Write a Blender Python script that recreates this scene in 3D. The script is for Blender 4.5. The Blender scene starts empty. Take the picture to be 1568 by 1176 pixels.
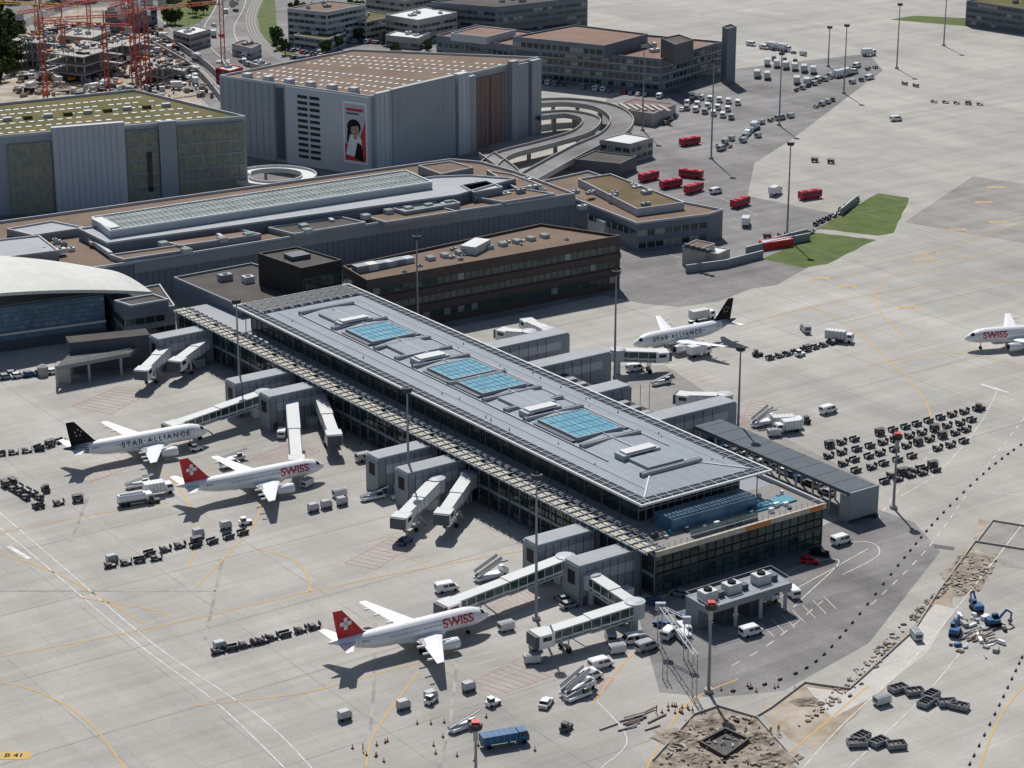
import bpy,math,random,bmesh
from math import *
from mathutils import Vector,Matrix
R=random.Random(7)
# ---------- survey: ground control resected onto horizontal planes (metres) ----------
F=3495.;E=radians(18.8);H=197.;sE,cE=sin(E),cos(E)
def P(u,v,z=0.):
    a=(u-784)/F;b=(v-588)/F;t=(H-z)/(sE+b*cE)
    return (a*t,(cE-b*sE)*t)
def HG(u,v0,v1):
    y=P(u,v0)[1];k=(v1-588)/F
    return H-y*(sE+k*cE)/(cE-k*sE)
O=(27.5,450.7);TA=radians(35.25)
def T(a,b):return (O[0]-sin(TA)*a+cos(TA)*b,O[1]+cos(TA)*a+sin(TA)*b)
sc=bpy.context.scene;col=sc.collection
# ---------- materials ----------
def nd(nt,t,**k):
    n=nt.nodes.new(t)
    for a,b in k.items():setattr(n,a,b)
    return n
def mat(name,c,r=.75,met=0.,var=.12,s=.6,c2=None,lo=.42,hi=.58,bump=0.):
    m=bpy.data.materials.new(name);m.use_nodes=True;nt=m.node_tree;p=nt.nodes['Principled BSDF']
    p.inputs['Roughness'].default_value=r;p.inputs['Metallic'].default_value=met;p.inputs['Specular IOR Level'].default_value=.08 if r>=.7 else (.25 if r>.42 else .5)
    g=nd(nt,'ShaderNodeNewGeometry')
    n=nd(nt,'ShaderNodeTexNoise');n.inputs['Scale'].default_value=s;n.inputs['Detail'].default_value=6;n.inputs['Roughness'].default_value=.65
    nt.links.new(g.outputs['Position'],n.inputs['Vector'])
    mx=nd(nt,'ShaderNodeMix',data_type='RGBA')
    if c2 is None:
        mx.inputs[6].default_value=(*[x*(1-var) for x in c],1);mx.inputs[7].default_value=(*[min(1,x*(1+var)) for x in c],1);lo,hi=.3,.7
    else:
        mx.inputs[6].default_value=(*c,1);mx.inputs[7].default_value=(*c2,1)
    mr=nd(nt,'ShaderNodeMapRange');mr.inputs['From Min'].default_value=lo;mr.inputs['From Max'].default_value=hi
    nt.links.new(n.outputs['Fac'],mr.inputs['Value']);nt.links.new(mr.outputs[0],mx.inputs[0])
    nt.links.new(mx.outputs[2],p.inputs['Base Color'])
    if bump:
        b=nd(nt,'ShaderNodeBump');b.inputs['Strength'].default_value=bump;b.inputs['Distance'].default_value=.3
        nt.links.new(n.outputs['Fac'],b.inputs['Height']);nt.links.new(b.outputs[0],p.inputs['Normal'])
    return m
def gridmat(name,c1,c2,cm,w,h,mort,r=.8,rot=TA,stain=.25,ss=.02,met=0.,streak=False,spec=.08):
    m=bpy.data.materials.new(name);m.use_nodes=True;nt=m.node_tree;p=nt.nodes['Principled BSDF'];L=nt.links.new
    p.inputs['Roughness'].default_value=r;p.inputs['Metallic'].default_value=met;p.inputs['Specular IOR Level'].default_value=spec
    g=nd(nt,'ShaderNodeNewGeometry');mp=nd(nt,'ShaderNodeMapping');mp.inputs['Rotation'].default_value=(0,0,-rot)
    L(g.outputs['Position'],mp.inputs['Vector'])
    br=nd(nt,'ShaderNodeTexBrick');br.offset=0;br.inputs['Scale'].default_value=1
    br.inputs['Brick Width'].default_value=w;br.inputs['Row Height'].default_value=h;br.inputs['Mortar Size'].default_value=mort
    br.inputs['Mortar Smooth'].default_value=.3
    br.inputs['Color1'].default_value=(*c1,1);br.inputs['Color2'].default_value=(*c2,1);br.inputs['Mortar'].default_value=(*cm,1)
    L(mp.outputs[0],br.inputs['Vector'])
    cur=br.outputs['Color']
    for k,(scl,amt,st) in enumerate([(ss,stain,(1,1,1)),(ss*7,stain*.5,(1,1,1)),(1.3,stain*.45,(1,1,1))]+([(.06,stain*.9,(1,.1,1)),(.14,stain*.8,(.07,1,1)),(.5,stain*.5,(.05,1,1))] if streak else [])):
        n=nd(nt,'ShaderNodeTexNoise');n.inputs['Scale'].default_value=scl;n.inputs['Detail'].default_value=7;n.inputs['Roughness'].default_value=.6
        m2=nd(nt,'ShaderNodeMapping');m2.inputs['Scale'].default_value=st;m2.inputs['Location'].default_value=(13*k,5*k,0)
        L(mp.outputs[0],m2.inputs[0]);L(m2.outputs[0],n.inputs['Vector'])
        mr=nd(nt,'ShaderNodeMapRange');mr.inputs['From Min'].default_value=.3;mr.inputs['From Max'].default_value=.7
        mr.inputs['To Min'].default_value=1-amt;mr.inputs['To Max'].default_value=1+amt*.5
        L(n.outputs['Fac'],mr.inputs['Value'])
        mx=nd(nt,'ShaderNodeMix',data_type='RGBA',blend_type='MULTIPLY');mx.inputs[0].default_value=1
        L(cur,mx.inputs[6]);L(mr.outputs[0],mx.inputs[7]);cur=mx.outputs[2]
    L(cur,p.inputs['Base Color']);return m
conc=gridmat('apron_concrete',(.435,.418,.385),(.462,.445,.41),(.375,.36,.33),7.5,7.5,.06,stain=.17,ss=.012,streak=True)
conc2=gridmat('weathered_concrete',(.33,.315,.292),(.365,.35,.325),(.28,.27,.25),7.5,7.5,.06,stain=.2,ss=.02,streak=True)
concN=gridmat('new_concrete',(.52,.5,.46),(.56,.54,.5),(.4,.38,.34),5,5,.06,stain=.15,ss=.05)
asph=gridmat('asphalt',(.28,.273,.268),(.3,.293,.287),(.25,.245,.24),40,25,.12,stain=.28,ss=.02,streak=True)
asphd=mat('dark_asphalt',(.12,.12,.12),var=.25,s=.05)
grass=mat('grass',(.055,.1,.02),c2=(.13,.15,.05),s=.15,lo=.3,hi=.75)
dirt=mat('dirt',(.27,.21,.15),c2=(.46,.41,.34),s=.12,lo=.35,hi=.65,bump=.6)
rubble=mat('rubble',(.36,.31,.25),c2=(.17,.14,.11),s=.5,lo=.4,hi=.62,bump=.8)
green=mat('sedum_roof',(.09,.075,.03),c2=(.17,.115,.07),s=.06,lo=.35,hi=.65)
moss=mat('moss_roof',(.08,.088,.022),c2=(.15,.115,.045),s=.07,lo=.35,hi=.65)
brown=mat('gravel_roof',(.15,.105,.075),c2=(.215,.155,.115),s=.08,lo=.3,hi=.7)
red_r=mat('red_gravel_roof',(.2,.12,.09),c2=(.26,.18,.145),s=.08,lo=.3,hi=.7)
darkroof=mat('bitumen_roof',(.085,.078,.072),var=.25,s=.1)
gpan=mat('grey_panel',(.25,.27,.295),r=.5,var=.06,s=.1)
gpanL=mat('light_grey_panel',(.44,.46,.485),r=.5,var=.05,s=.1)
garA=mat('garage_cladding',(.33,.355,.38),r=.6,var=.06,s=.08)
garL=mat('garage_light_cladding',(.5,.52,.545),r=.6,var=.05,s=.08)
gpanD=mat('dark_grey_panel',(.085,.095,.11),r=.5,var=.1,s=.2)
rfr=mat('roof_frame_grey',(.36,.39,.42),r=.6,var=.06,s=.2)
pv=mat('photovoltaic_louvre',(.035,.045,.06),r=.45,var=.2,s=.3)
bl=mat('blue_grey_wall',(.155,.178,.215),r=.6,var=.1,s=.1)
black=mat('black_cladding',(.022,.02,.02),r=.6,var=.2,s=.2)
bwall=mat('brown_cladding',(.075,.058,.052),r=.6,var=.1)
mesh_m=mat('expanded_metal',(.34,.315,.21),r=.6,c2=(.22,.235,.215),s=.5)
rust=mat('red_louvre',(.23,.15,.13),r=.7,var=.15)
wconc=mat('precast_concrete',(.4,.385,.36),var=.1,s=.15)
cream=mat('cream_louvre',(.52,.485,.39),r=.7,var=.14,s=.4)
steel=mat('galvanised_steel',(.34,.36,.38),r=.5,met=.2,var=.1)
steelD=mat('dark_steel',(.05,.055,.06),r=.5,met=.2)
white=mat('white_paint',(.76,.77,.78),r=.35,var=.03)
lgrey=mat('pale_roof',(.58,.59,.58),r=.6,var=.06,s=.1)
redp=mat('red_paint',(.55,.012,.02),r=.4,var=.05)
redb=mat('bus_red',(.5,.03,.07),r=.45,var=.05)
craner=mat('crane_red',(.5,.1,.07),r=.6)
orange=mat('orange_paint',(.6,.22,.06),r=.6)
navy=mat('blue_paint',(.03,.11,.24),r=.5,var=.1)
silv=mat('silver_paint',(.35,.36,.38),r=.3,met=.3)
blk=mat('tyre_black',(.02,.02,.02),r=.8)
dgrey=mat('dark_grey_paint',(.08,.085,.09),r=.5)
lug=mat('luggage_mixed',(.05,.06,.09),c2=(.3,.24,.2),s=1.5,lo=.45,hi=.55)
yell=mat('yellow_paint',(.62,.4,.06),r=.6,var=.15,s=.4)
yline=mat('yellow_marking',(.62,.38,.1),r=.8,c2=(.5,.38,.2),s=.5)
wline=mat('white_marking',(.74,.72,.69),r=.8,c2=(.54,.52,.49),s=.5)
rline=mat('red_marking',(.52,.22,.19),r=.8,c2=(.47,.34,.3),s=.5)
seam=mat('joint_sealant',(.27,.26,.24),r=.8,c2=(.39,.375,.34),s=.2)
skin=mat('skin',(.5,.3,.22));hiviz=mat('hi_vis_fabric',(.7,.3,.03),r=.8)
bark=mat('bark',(.06,.045,.03))
leaf=mat('foliage',(.035,.06,.018),c2=(.085,.12,.035),s=.4,lo=.35,hi=.65)
paper=mat('poster_paper',(.52,.52,.53),r=.8)
def glassm(name,c,r=.08,sp=.5,met=0,c2=None,s=.3):
    m=mat(name,c,r=r,met=met,var=.3,s=s,c2=c2);m.node_tree.nodes['Principled BSDF'].inputs['Specular IOR Level'].default_value=sp;return m
glass=glassm('tinted_glass',(.018,.026,.028),c2=(.04,.045,.04),s=.12)
glassg=glassm('green_glass',(.025,.05,.048),c2=(.05,.09,.082),s=.2)  # green tint also paints in the pier front's greenish reflections
glassl=glassm('blind_reflection_window',(.2,.215,.22),c2=(.28,.29,.285),s=.2)  # light blinds; the pale tone also paints in window reflections
glasst=glassm('brown_reflection_glass',(.06,.055,.04),c2=(.11,.1,.08),s=.2)  # brown colour stands in for reflections in the pier glazing
glassb=glassm('blue_glass',(.05,.12,.2),r=.35,c2=(.09,.21,.32),s=.15)  # blue glazing, colour brightened to include sky reflections
glassb2=glassm('pale_blue_glass',(.1,.19,.27),r=.35,c2=(.15,.27,.36),s=.15)
poolb=mat('blue_skylight',(.035,.2,.3),r=.45,c2=(.07,.3,.39),s=.6)
skyg=mat('skylight_glass',(.12,.16,.145),r=.5,c2=(.18,.23,.21),s=.2)
glassv=glassm('vehicle_glass',(.015,.018,.02))
troof=gridmat('standing_seam_roof',(.275,.31,.35),(.305,.34,.38),(.17,.195,.225),3.0,.75,.07,r=.6,stain=.12,ss=.03,spec=.15)
metroof=gridmat('ribbed_roof',(.34,.36,.38),(.37,.39,.41),(.24,.26,.28),12,1.2,.07,r=.6,stain=.1,ss=.05,spec=.15)
wr=gridmat('white_ribbed_roof',(.62,.62,.58),(.66,.66,.62),(.42,.42,.4),1.0,60,.07,r=.6,stain=.1,ss=.05)
# ---------- mesh builder ----------
class MB:
    def __init__(s):s.v=[];s.f=[];s.mi=[];s.mats=[];s.sm=[]
    def add(s,vs,fs,m,sm=False):
        o=len(s.v);s.v+=[tuple(p) for p in vs]
        if m not in s.mats:s.mats.append(m)
        k=s.mats.index(m)
        for f in fs:s.f.append([i+o for i in f]);s.mi.append(k);s.sm.append(sm)
    def box(s,x0,x1,y0,y1,z0,z1,m,top=None):
        v=[(x0,y0,z0),(x1,y0,z0),(x1,y1,z0),(x0,y1,z0),(x0,y0,z1),(x1,y0,z1),(x1,y1,z1),(x0,y1,z1)]
        s.add(v,[(3,2,1,0),(0,1,5,4),(1,2,6,5),(2,3,7,6),(3,0,4,7)],m);s.add(v[4:],[(0,1,2,3)],top or m)
    def prism(s,poly,z0,z1,m,top=None):
        A=sum(poly[i][0]*poly[(i+1)%len(poly)][1]-poly[(i+1)%len(poly)][0]*poly[i][1] for i in range(len(poly)))
        if A<0:poly=poly[::-1]
        n=len(poly);v=[(x,y,z0) for x,y in poly]+[(x,y,z1) for x,y in poly]
        s.add(v,[(i,(i+1)%n,n+(i+1)%n,n+i) for i in range(n)],m);s.add(v[n:],[tuple(range(n))],top or m)
        return poly
    def obox(s,cx,cy,lx,ly,ang,z0,z1,m,top=None):
        c,d=cos(ang),sin(ang)
        s.prism([(cx+c*x-d*y,cy+d*x+c*y) for x,y in((-lx/2,-ly/2),(lx/2,-ly/2),(lx/2,ly/2),(-lx/2,ly/2))],z0,z1,m,top)
    def beam(s,p,q,w,h,m):
        p=Vector(p);q=Vector(q);d=(q-p).normalized();up=Vector((0,0,1))
        if abs(d.z)>.98:up=Vector((1,0,0))
        x=d.cross(up).normalized()*(w/2);y=x.cross(d).normalized()*(h/2)
        v=[p-x-y,p+x-y,p+x+y,p-x+y,q-x-y,q+x-y,q+x+y,q-x+y]
        s.add(v,[(0,1,2,3),(7,6,5,4),(0,4,5,1),(1,5,6,2),(2,6,7,3),(3,7,4,0)],m)
    def cyl(s,p,q,r0,r1,m,n=8):
        p=Vector(p);q=Vector(q);d=(q-p).normalized();up=Vector((0,0,1)) if abs(d.z)<.9 else Vector((1,0,0))
        x=d.cross(up).normalized();y=x.cross(d);v=[]
        for c,r in((p,r0),(q,r1)):
            v+=[c+x*r*cos(2*pi*i/n)+y*r*sin(2*pi*i/n) for i in range(n)]
        s.add(v,[(i,(i+1)%n,n+(i+1)%n,n+i) for i in range(n)],m,True);s.add(v,[tuple(range(n))[::-1],tuple(range(n,2*n))],m)
    def loft(s,rings,m,cap=True,sm=True,pick=None):
        n=len(rings[0]);v=[p for r in rings for p in r];
        for k in range(len(rings)-1):
            for i in range(n):
                s.add([v[k*n+i],v[k*n+(i+1)%n],v[k*n+n+(i+1)%n],v[k*n+n+i]],[(0,1,2,3)],(pick(k,i) if pick else None) or m,sm)
        if cap:s.add(rings[0],[tuple(range(n))[::-1]],m);s.add(rings[-1],[tuple(range(n))],m)
    def prof(s,pts,w,m,yc=0):
        n=len(pts);v=[(x,yc-w/2,z) for x,z in pts]+[(x,yc+w/2,z) for x,z in pts]
        s.add(v,[(i,(i+1)%n,n+(i+1)%n,n+i) for i in range(n)]+[tuple(range(n))[::-1],tuple(range(n,2*n))],m)
    def wbox(s,p,q,f0,f1,z0,z1,d0,d1,m):
        dx,dy=q[0]-p[0],q[1]-p[1];L=hypot(dx,dy);nx,ny=dy/L,-dx/L
        s.prism([(p[0]+dx*f0+nx*d0,p[1]+dy*f0+ny*d0),(p[0]+dx*f1+nx*d0,p[1]+dy*f1+ny*d0),(p[0]+dx*f1+nx*d1,p[1]+dy*f1+ny*d1),(p[0]+dx*f0+nx*d1,p[1]+dy*f0+ny*d1)],z0,z1,m)
    def wpoly(s,p,q,pts,d,m):
        dx,dy=q[0]-p[0],q[1]-p[1];L=hypot(dx,dy);nx,ny=dy/L,-dx/L
        s.add([(p[0]+dx*f+nx*d,p[1]+dy*f+ny*d,z) for f,z in pts],[tuple(range(len(pts)))],m)
    def mesh(s,name):
        me=bpy.data.meshes.new(name);me.from_pydata(s.v,[],s.f)
        for m in s.mats:me.materials.append(m)
        me.polygons.foreach_set('material_index',s.mi);me.polygons.foreach_set('use_smooth',s.sm)
        bm=bmesh.new();bm.from_mesh(me);bmesh.ops.recalc_face_normals(bm,faces=bm.faces);bm.to_mesh(me);bm.free()
        me.update();return me
    def out(s,name,loc=(0,0,0),rot=0):return inst(s.mesh(name),name,loc,rot)
def inst(me,name,loc=(0,0,0),rot=0,parent=None,scale=1):
    o=bpy.data.objects.new(name,me);o.location=loc;o.rotation_euler=(0,0,rot);o.scale=(scale,)*3;col.objects.link(o)
    if parent:o.parent=parent
    return o
# ---------- ground ----------
def flatxy(name,poly,m,z):
    A=sum(poly[i][0]*poly[(i+1)%len(poly)][1]-poly[(i+1)%len(poly)][0]*poly[i][1] for i in range(len(poly)))
    if A<0:poly=poly[::-1]
    me=bpy.data.meshes.new(name);me.from_pydata([(x,y,z) for x,y in poly],[],[tuple(range(len(poly)))]);me.materials.append(m);return inst(me,name)
def flat(name,px,m,z):return flatxy(name,[P(*p) for p in px],m,z)
def rough(px,amp=3.,n=7):
    pts=[P(*p) for p in px];o=[]
    for i in range(len(pts)):
        a,b=pts[i],pts[(i+1)%len(pts)]
        for k in range(n):
            t=k/n;e=amp*min(1,hypot(b[0]-a[0],b[1]-a[1])/30)
            o.append((a[0]+(b[0]-a[0])*t+R.uniform(-e,e)*.5,a[1]+(b[1]-a[1])*t+R.uniform(-e,e)))
    return o
def cr(pts,n=8):
    o=[];p=[pts[0]]+list(pts)+[pts[-1]]
    for i in range(1,len(p)-2):
        for k in range(n):
            t=k/n;o.append(tuple(.5*((2*p[i][j])+(-p[i-1][j]+p[i+1][j])*t+(2*p[i-1][j]-5*p[i][j]+4*p[i+1][j]-p[i+2][j])*t*t+(-p[i-1][j]+3*p[i][j]-3*p[i+1][j]+p[i+2][j])*t**3) for j in range(len(pts[0]))))
    o.append(tuple(pts[-1]));return o
def sides(pts,w):
    l=[];r=[]
    for i,p in enumerate(pts):
        a=pts[max(0,i-1)];b=pts[min(len(pts)-1,i+1)];dx,dy=b[0]-a[0],b[1]-a[1];L=hypot(dx,dy) or 1
        l.append((p[0]-dy/L*w/2,p[1]+dx/L*w/2));r.append((p[0]+dy/L*w/2,p[1]-dx/L*w/2))
    return l,r
def ribbon(b,pts,w,m,z,dash=None):
    if dash:
        acc=0
        for i in range(len(pts)-1):
            p,q=pts[i],pts[i+1];L=hypot(q[0]-p[0],q[1]-p[1]);t=0
            while t<L:
                ph=(acc+t)%(dash*2);st=min(L-t,dash-ph if ph<dash else 2*dash-ph)+1e-4
                if ph<dash:ribbon(b,[(p[0]+(q[0]-p[0])*t/L,p[1]+(q[1]-p[1])*t/L),(p[0]+(q[0]-p[0])*min(1,(t+st)/L),p[1]+(q[1]-p[1])*min(1,(t+st)/L))],w,m,z)
                t+=st
            acc+=L
        return
    l,r=sides(pts,w);n=len(pts)
    b.add([(x,y,z) for x,y in l+r],[(i,n+i,n+i+1,i+1) for i in range(n-1)],m)
g=MB();g.add([(-6000,-2000,0),(6000,-2000,0),(6000,12000,0),(-6000,12000,0)],[(0,1,2,3)],conc);g.out('ground')
flat('paved_ground',[(-250,420),(-300,-60),(640,-60),(700,30),(650,130),(760,235),(830,285),(880,310),(200,440)],asph,.01)
flat('asphalt_pavement',[(600,520),(960,380),(1000,300),(870,240),(930,150),(1100,108),(1330,82),(1352,108),(1210,215),(1155,250),(1145,300),(1290,330),(1175,398),(1240,408),(1190,436),(1150,442),(1100,462),(1040,470),(985,465),(920,452),(800,480),(700,500)],asph,.01)
flat('asphalt_road',[(975,935),(1270,800),(1345,780),(1400,800),(1440,845),(1330,985),(1200,1058),(1090,1068),(1010,1060)],asph,.01)
flat('weathered_apron',[(1385,340),(1490,270),(1640,292),(1640,385)],conc2,.01)
flat('weathered_apron',[(1020,560),(1140,640),(1350,745),(1300,790),(960,640),(900,560)],conc2,.012)
flatxy('grass_field',rough([(1250,350),(1345,296),(1393,303),(1368,357),(1345,361)],.8),grass,.02)
flatxy('grass_field',rough([(1170,397),(1245,356),(1340,367),(1268,404),(1232,410)],.8),grass,.02)
flat('grass_field',[(1362,30),(1400,24),(1650,36),(1650,46),(1500,42)],grass,.02)
flat('grass_field',[(245,12),(300,-30),(345,-30),(328,20),(290,42),(250,38)],grass,.02)
flat('grass_field',[(388,-20),(420,-20),(425,60),(470,95),(450,98),(400,62)],grass,.02)
flat('grass_field',[(-60,30),(35,20),(20,60),(0,130),(-80,150)],grass,.02)
flatxy('construction_ground',rough([(-60,160),(30,50),(60,20),(200,5),(245,40),(270,90),(335,150),(330,170),(200,140),(0,165)],4),dirt,.02)
flatxy('construction_ground',rough([(985,1180),(1065,1092),(1105,1085),(1160,1098),(1225,1180),(1230,1230),(960,1230)],1.2),rubble,.02)
flatxy('construction_ground',rough([(1160,1085),(1240,1046),(1300,1055),(1400,960),(1440,905),(1500,795),(1520,800),(1490,870),(1440,950),(1330,1075),(1250,1150),(1205,1130)],1.6),dirt,.018)
flat('new_concrete_slab',[(1235,1052),(1298,1060),(1395,968),(1432,925),(1462,932),(1420,1000),(1330,1070),(1275,1100)],concN,.024)
flat('asphalt_road',[(1490,835),(1520,800),(1568,806),(1660,815),(1660,880),(1540,868)],conc2,.024)
flatxy('construction_ground',rough([(1440,880),(1475,845),(1530,850),(1500,905),(1465,915)],1.2),rubble,.03)
flat('excavation_pit',[(1072,1140),(1110,1120),(1146,1136),(1110,1162)],asphd,.03)
flat('dark_pavement_patch',[(1429,833),(1462,838),(1460,843),(1430,839)],asphd,.03)
hw=MB();
for px,w in(([(365,-40),(352,10),(335,45),(350,75),(400,112),(455,135)],16),([(200,5),(250,55),(285,105),(345,165)],14),([(0,55),(40,35),(120,8),(260,-5),(400,-25)],12)):
    pts=cr([P(*p) for p in px]);ribbon(hw,pts,w+.0,asphd if w<13 else asph,.03+w*.001)
    for s_ in(-1,1):
        l,r=sides(pts,w-1.2);ribbon(hw,l if s_<0 else r,.3,wline,.06)
    ribbon(hw,pts,.25,wline,.06,dash=4)
hw.out('road')
rl=MB();pts=cr([P(*p) for p in[(412,-30),(385,20),(392,55),(430,88),(480,105)]])
ribbon(rl,pts,7,mat('ballast',(.2,.19,.17),var=.2,s=1),.05)
for w in(1.4,4.4):
    for q in sides(pts,w):ribbon(rl,q,.18,steel,.09)
rl.out('railway_track')
mk=MB()
def line(px,m,w=.35,z=.034,dash=None,sm=True):ribbon(mk,cr([P(*p) for p in px]) if sm and len(px)>2 else [P(*p) for p in px],w,m,z,dash)
for px in([(-50,1015),(230,962),(480,905),(640,872),(870,832)],[(-30,822),(120,792),(260,770)],[(395,840),(450,858),(472,885),(474,912)],[(-20,842),(90,880),(220,955)],[(330,712),(300,730)],
 [(1560,380),(1450,400),(1360,425),(1345,470),(1390,520)],[(1240,470),(1300,500),(1400,590),(1430,650)],[(120,915),(240,935),(260,945)],[(560,1176),(575,1120),(640,1030)],[(1310,400),(1400,395),(1568,340)],[(400,745),(390,800),(300,900)],[(905,1080),(960,1010),(1005,985)],[(1180,1176),(1260,1110),(1330,1050)],
 [(-50,1035),(60,1060),(140,1110),(200,1190)],[(700,1000),(620,1020),(470,1060),(300,1080)],[(200,700),(260,730),(300,800),(290,870)],[(990,1176),(1050,1080),(1130,1040)],[(1500,1176),(1530,1100),(1568,1050)],[(1130,500),(1240,470),(1400,440),(1568,430)],[(1568,560),(1450,540),(1330,560)]):line(px,yline,.34)
for px in([(-20,768),(110,880),(240,990),(400,1100),(490,1190)],[(-20,792),(60,858),(210,985),(330,1075),(450,1190)]):line(px,wline,.24)
for px in([(1528,595),(1500,650),(1440,720),(1380,760)],[(1568,800),(1420,985),(1290,1110),(1230,1176)],[(1200,880),(1240,862),(1285,860),(1230,915),(1215,930)],[(1270,835),(1330,830),(1345,850),(1290,880)],[(1155,935),(1240,890),(1330,840)],[(980,330),(1010,300),(1090,300),(1160,330)],[(945,390),(1000,385),(1060,400)],[(1568,760),(1400,740)],[(1300,1176),(1420,1060),(1500,960)],[(900,1060),(960,1130),(920,1176)]):line(px,wline,.2)
for px in([(1568,640),(1500,730),(1420,840),(1330,930)],[(1120,1020),(1180,985),(1260,920)],[(1450,665),(1380,745),(1340,800)]):line(px,wline,.2,dash=3)
for k in range(7):line([(1165+k*16,955-k*7),(1185+k*16,975-k*7)],wline,.15)
# equipment bays beside the stands
for (u,v,n) in((560,830,6),(700,1000,5),(395,690,5),(1010,560,6)):
    p0=P(u,v)
    for k in range(n):
        x=p0[0]+k*3.4*cos(TA-pi/2);y=p0[1]+k*3.4*sin(TA-pi/2);ribbon(mk,[(x,y),(x+6*cos(TA),y+6*sin(TA))],.14,wline if n%2 else yline,.033)
for px in([(340,858),(327,920),(314,980)],[(575,950),(572,1060),(560,1176)],[(135,760),(108,830)],[(700,1010),(690,1100),(672,1176)],[(0,905),(330,905)]):line(px,seam,.7,.03)
for k in range(7):ribbon(mk,[T(-60+k*30,-300),T(-60+k*30,-8 if k>1 else -30)],.14,seam,.028)
for k in range(6):ribbon(mk,[T(-150,-60-k*22.5),T(260,-60-k*22.5)],.13,seam,.027)
for k in range(9):ribbon(mk,[T(-60,120+k*22.5),T(420,120+k*22.5)],.13,seam,.027)
for k in range(8):ribbon(mk,[T(20+k*45,78 if k<5 else 90),T(20+k*45,330)],.13,seam,.028)
def hatch(q,n=9):
    c=[P(*p) for p in q]
    for i in range(4):ribbon(mk,[c[i],c[(i+1)%4]],.22,rline,.036)
    for i in range(1,n):
        t=i/n;a=[c[0][j]+(c[1][j]-c[0][j])*t for j in(0,1)];b=[c[3][j]+(c[2][j]-c[3][j])*t for j in(0,1)]
        ribbon(mk,[a,b],.16,rline,.037)
for q in([(528,862),(600,822),(640,832),(575,872)],[(715,1048),(800,1005),(866,1028),(766,1064)],[(110,622),(180,592),(235,598),(170,634)],[(385,702),(440,680),(490,690),(440,716)],[(740,935),(800,902),(826,920),(765,950)],[(1128,655),(1150,612),(1184,618),(1172,655)],[(860,1045),(900,1030),(940,1040),(915,1068)],[(120,725),(190,705),(200,715),(135,740)]):hatch(q)
for u,v in((1255,427),(1298,440),(1392,471),(1415,398),(1425,388),(1525,287),(1528,340),(1467,352),(1507,310)):
    x,y=P(u,v);ribbon(mk,[(x-3,y),(x+3,y+.5)],2.2,yline,.034);ribbon(mk,[(x-1.8,y+.1),(x+1.8,y+.3)],.9,seam,.038)
for u,v in((30,845),(1523,594)):
    x,y=P(u,v);ribbon(mk,[(x-3,y+3),(x+3,y-4)],1.1,wline,.035)
mk.out('pavement_marking')
def text(body,size,m,sx=1.,space=1.):
    c=bpy.data.curves.new('t','FONT');c.body=body;c.size=size;c.align_x='CENTER';c.align_y='CENTER';c.space_character=space;c.offset=size*.02
    o=bpy.data.objects.new('t',c);col.objects.link(o);bpy.context.view_layer.update()
    dg=bpy.context.evaluated_depsgraph_get();me=bpy.data.meshes.new_from_object(o.evaluated_get(dg));bpy.data.objects.remove(o)
    for v in me.vertices:v.co.x*=sx
    me.materials.clear();me.materials.append(m);return me
x,y=P(24,1157)
ar=flatxy('stand_number_marking',[(x-3.0,y-1.5),(x+2,y-1.5),(x+3.4,y),(x+2,y+1.5),(x-3.0,y+1.5)],yline,.035)
t=inst(text('B 41',1.9,blk,sx=1.0),'number_text',(x-.3,y,.05));t.parent=ar
# ---------- building helper ----------
def par(b,poly,h,ph=.7,th=.4,m=None):
    A=sum(poly[i][0]*poly[(i+1)%len(poly)][1]-poly[(i+1)%len(poly)][0]*poly[i][1] for i in range(len(poly)))
    if A<0:poly=poly[::-1]
    n=len(poly)
    for i in range(n):
        p,q=poly[i],poly[(i+1)%n];L=hypot(q[0]-p[0],q[1]-p[1])
        if L<1:continue
        e=.01/L;b.wbox(p,q,e,1-e,h,h+ph+.004*i,-th,.003*i+.003,m)
def bld(px,h,wall,roof,ph=.7,pm=None,b=None,z0=0):
    b=b or MB();poly=[P(u,v,h) for u,v in px];b.prism(poly,z0,h,wall,roof)
    if ph:par(b,poly,h,ph,.4,pm or wall)
    return b
def bands(b,p,q,zs,hh,m,fm,step=3.,d=.06,e=.02):
    L=hypot(q[0]-p[0],q[1]-p[1]);n=max(1,int(L/step))
    for z in zs:
        for i in range(n):
            f0=e+(1-2*e)*i/n;f1=e+(1-2*e)*(i+1)/n
            b.wbox(p,q,f0,f1,z,z+hh,0.01,d+R.uniform(0,.02),R.choice([m,m,m,glassg,glassl,glassg]))  # mixed pane tones paint pale reflections into the window bands
            b.wbox(p,q,max(0,f0-.1/L),f0+.1/L,z-.01,z+hh+.01,.02,d+.08,fm)
def bil(c,s,t):
    return tuple((c[0][j]*(1-s)+c[1][j]*s)*(1-t)+(c[3][j]*(1-s)+c[2][j]*s)*t for j in(0,1))
def hvac(b,x,y,z,ang,s=1):
    lx,ly,h=R.uniform(1.5,4)*s,R.uniform(1.2,2.4)*s,R.uniform(.8,1.8)*s
    b.obox(x,y,lx,ly,ang,z,z+h,R.choice([gpanL,lgrey,steel,gpan]));b.cyl((x,y,z+h),(x,y,z+h+.3),ly*.3,ly*.3,gpanD,8)
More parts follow.
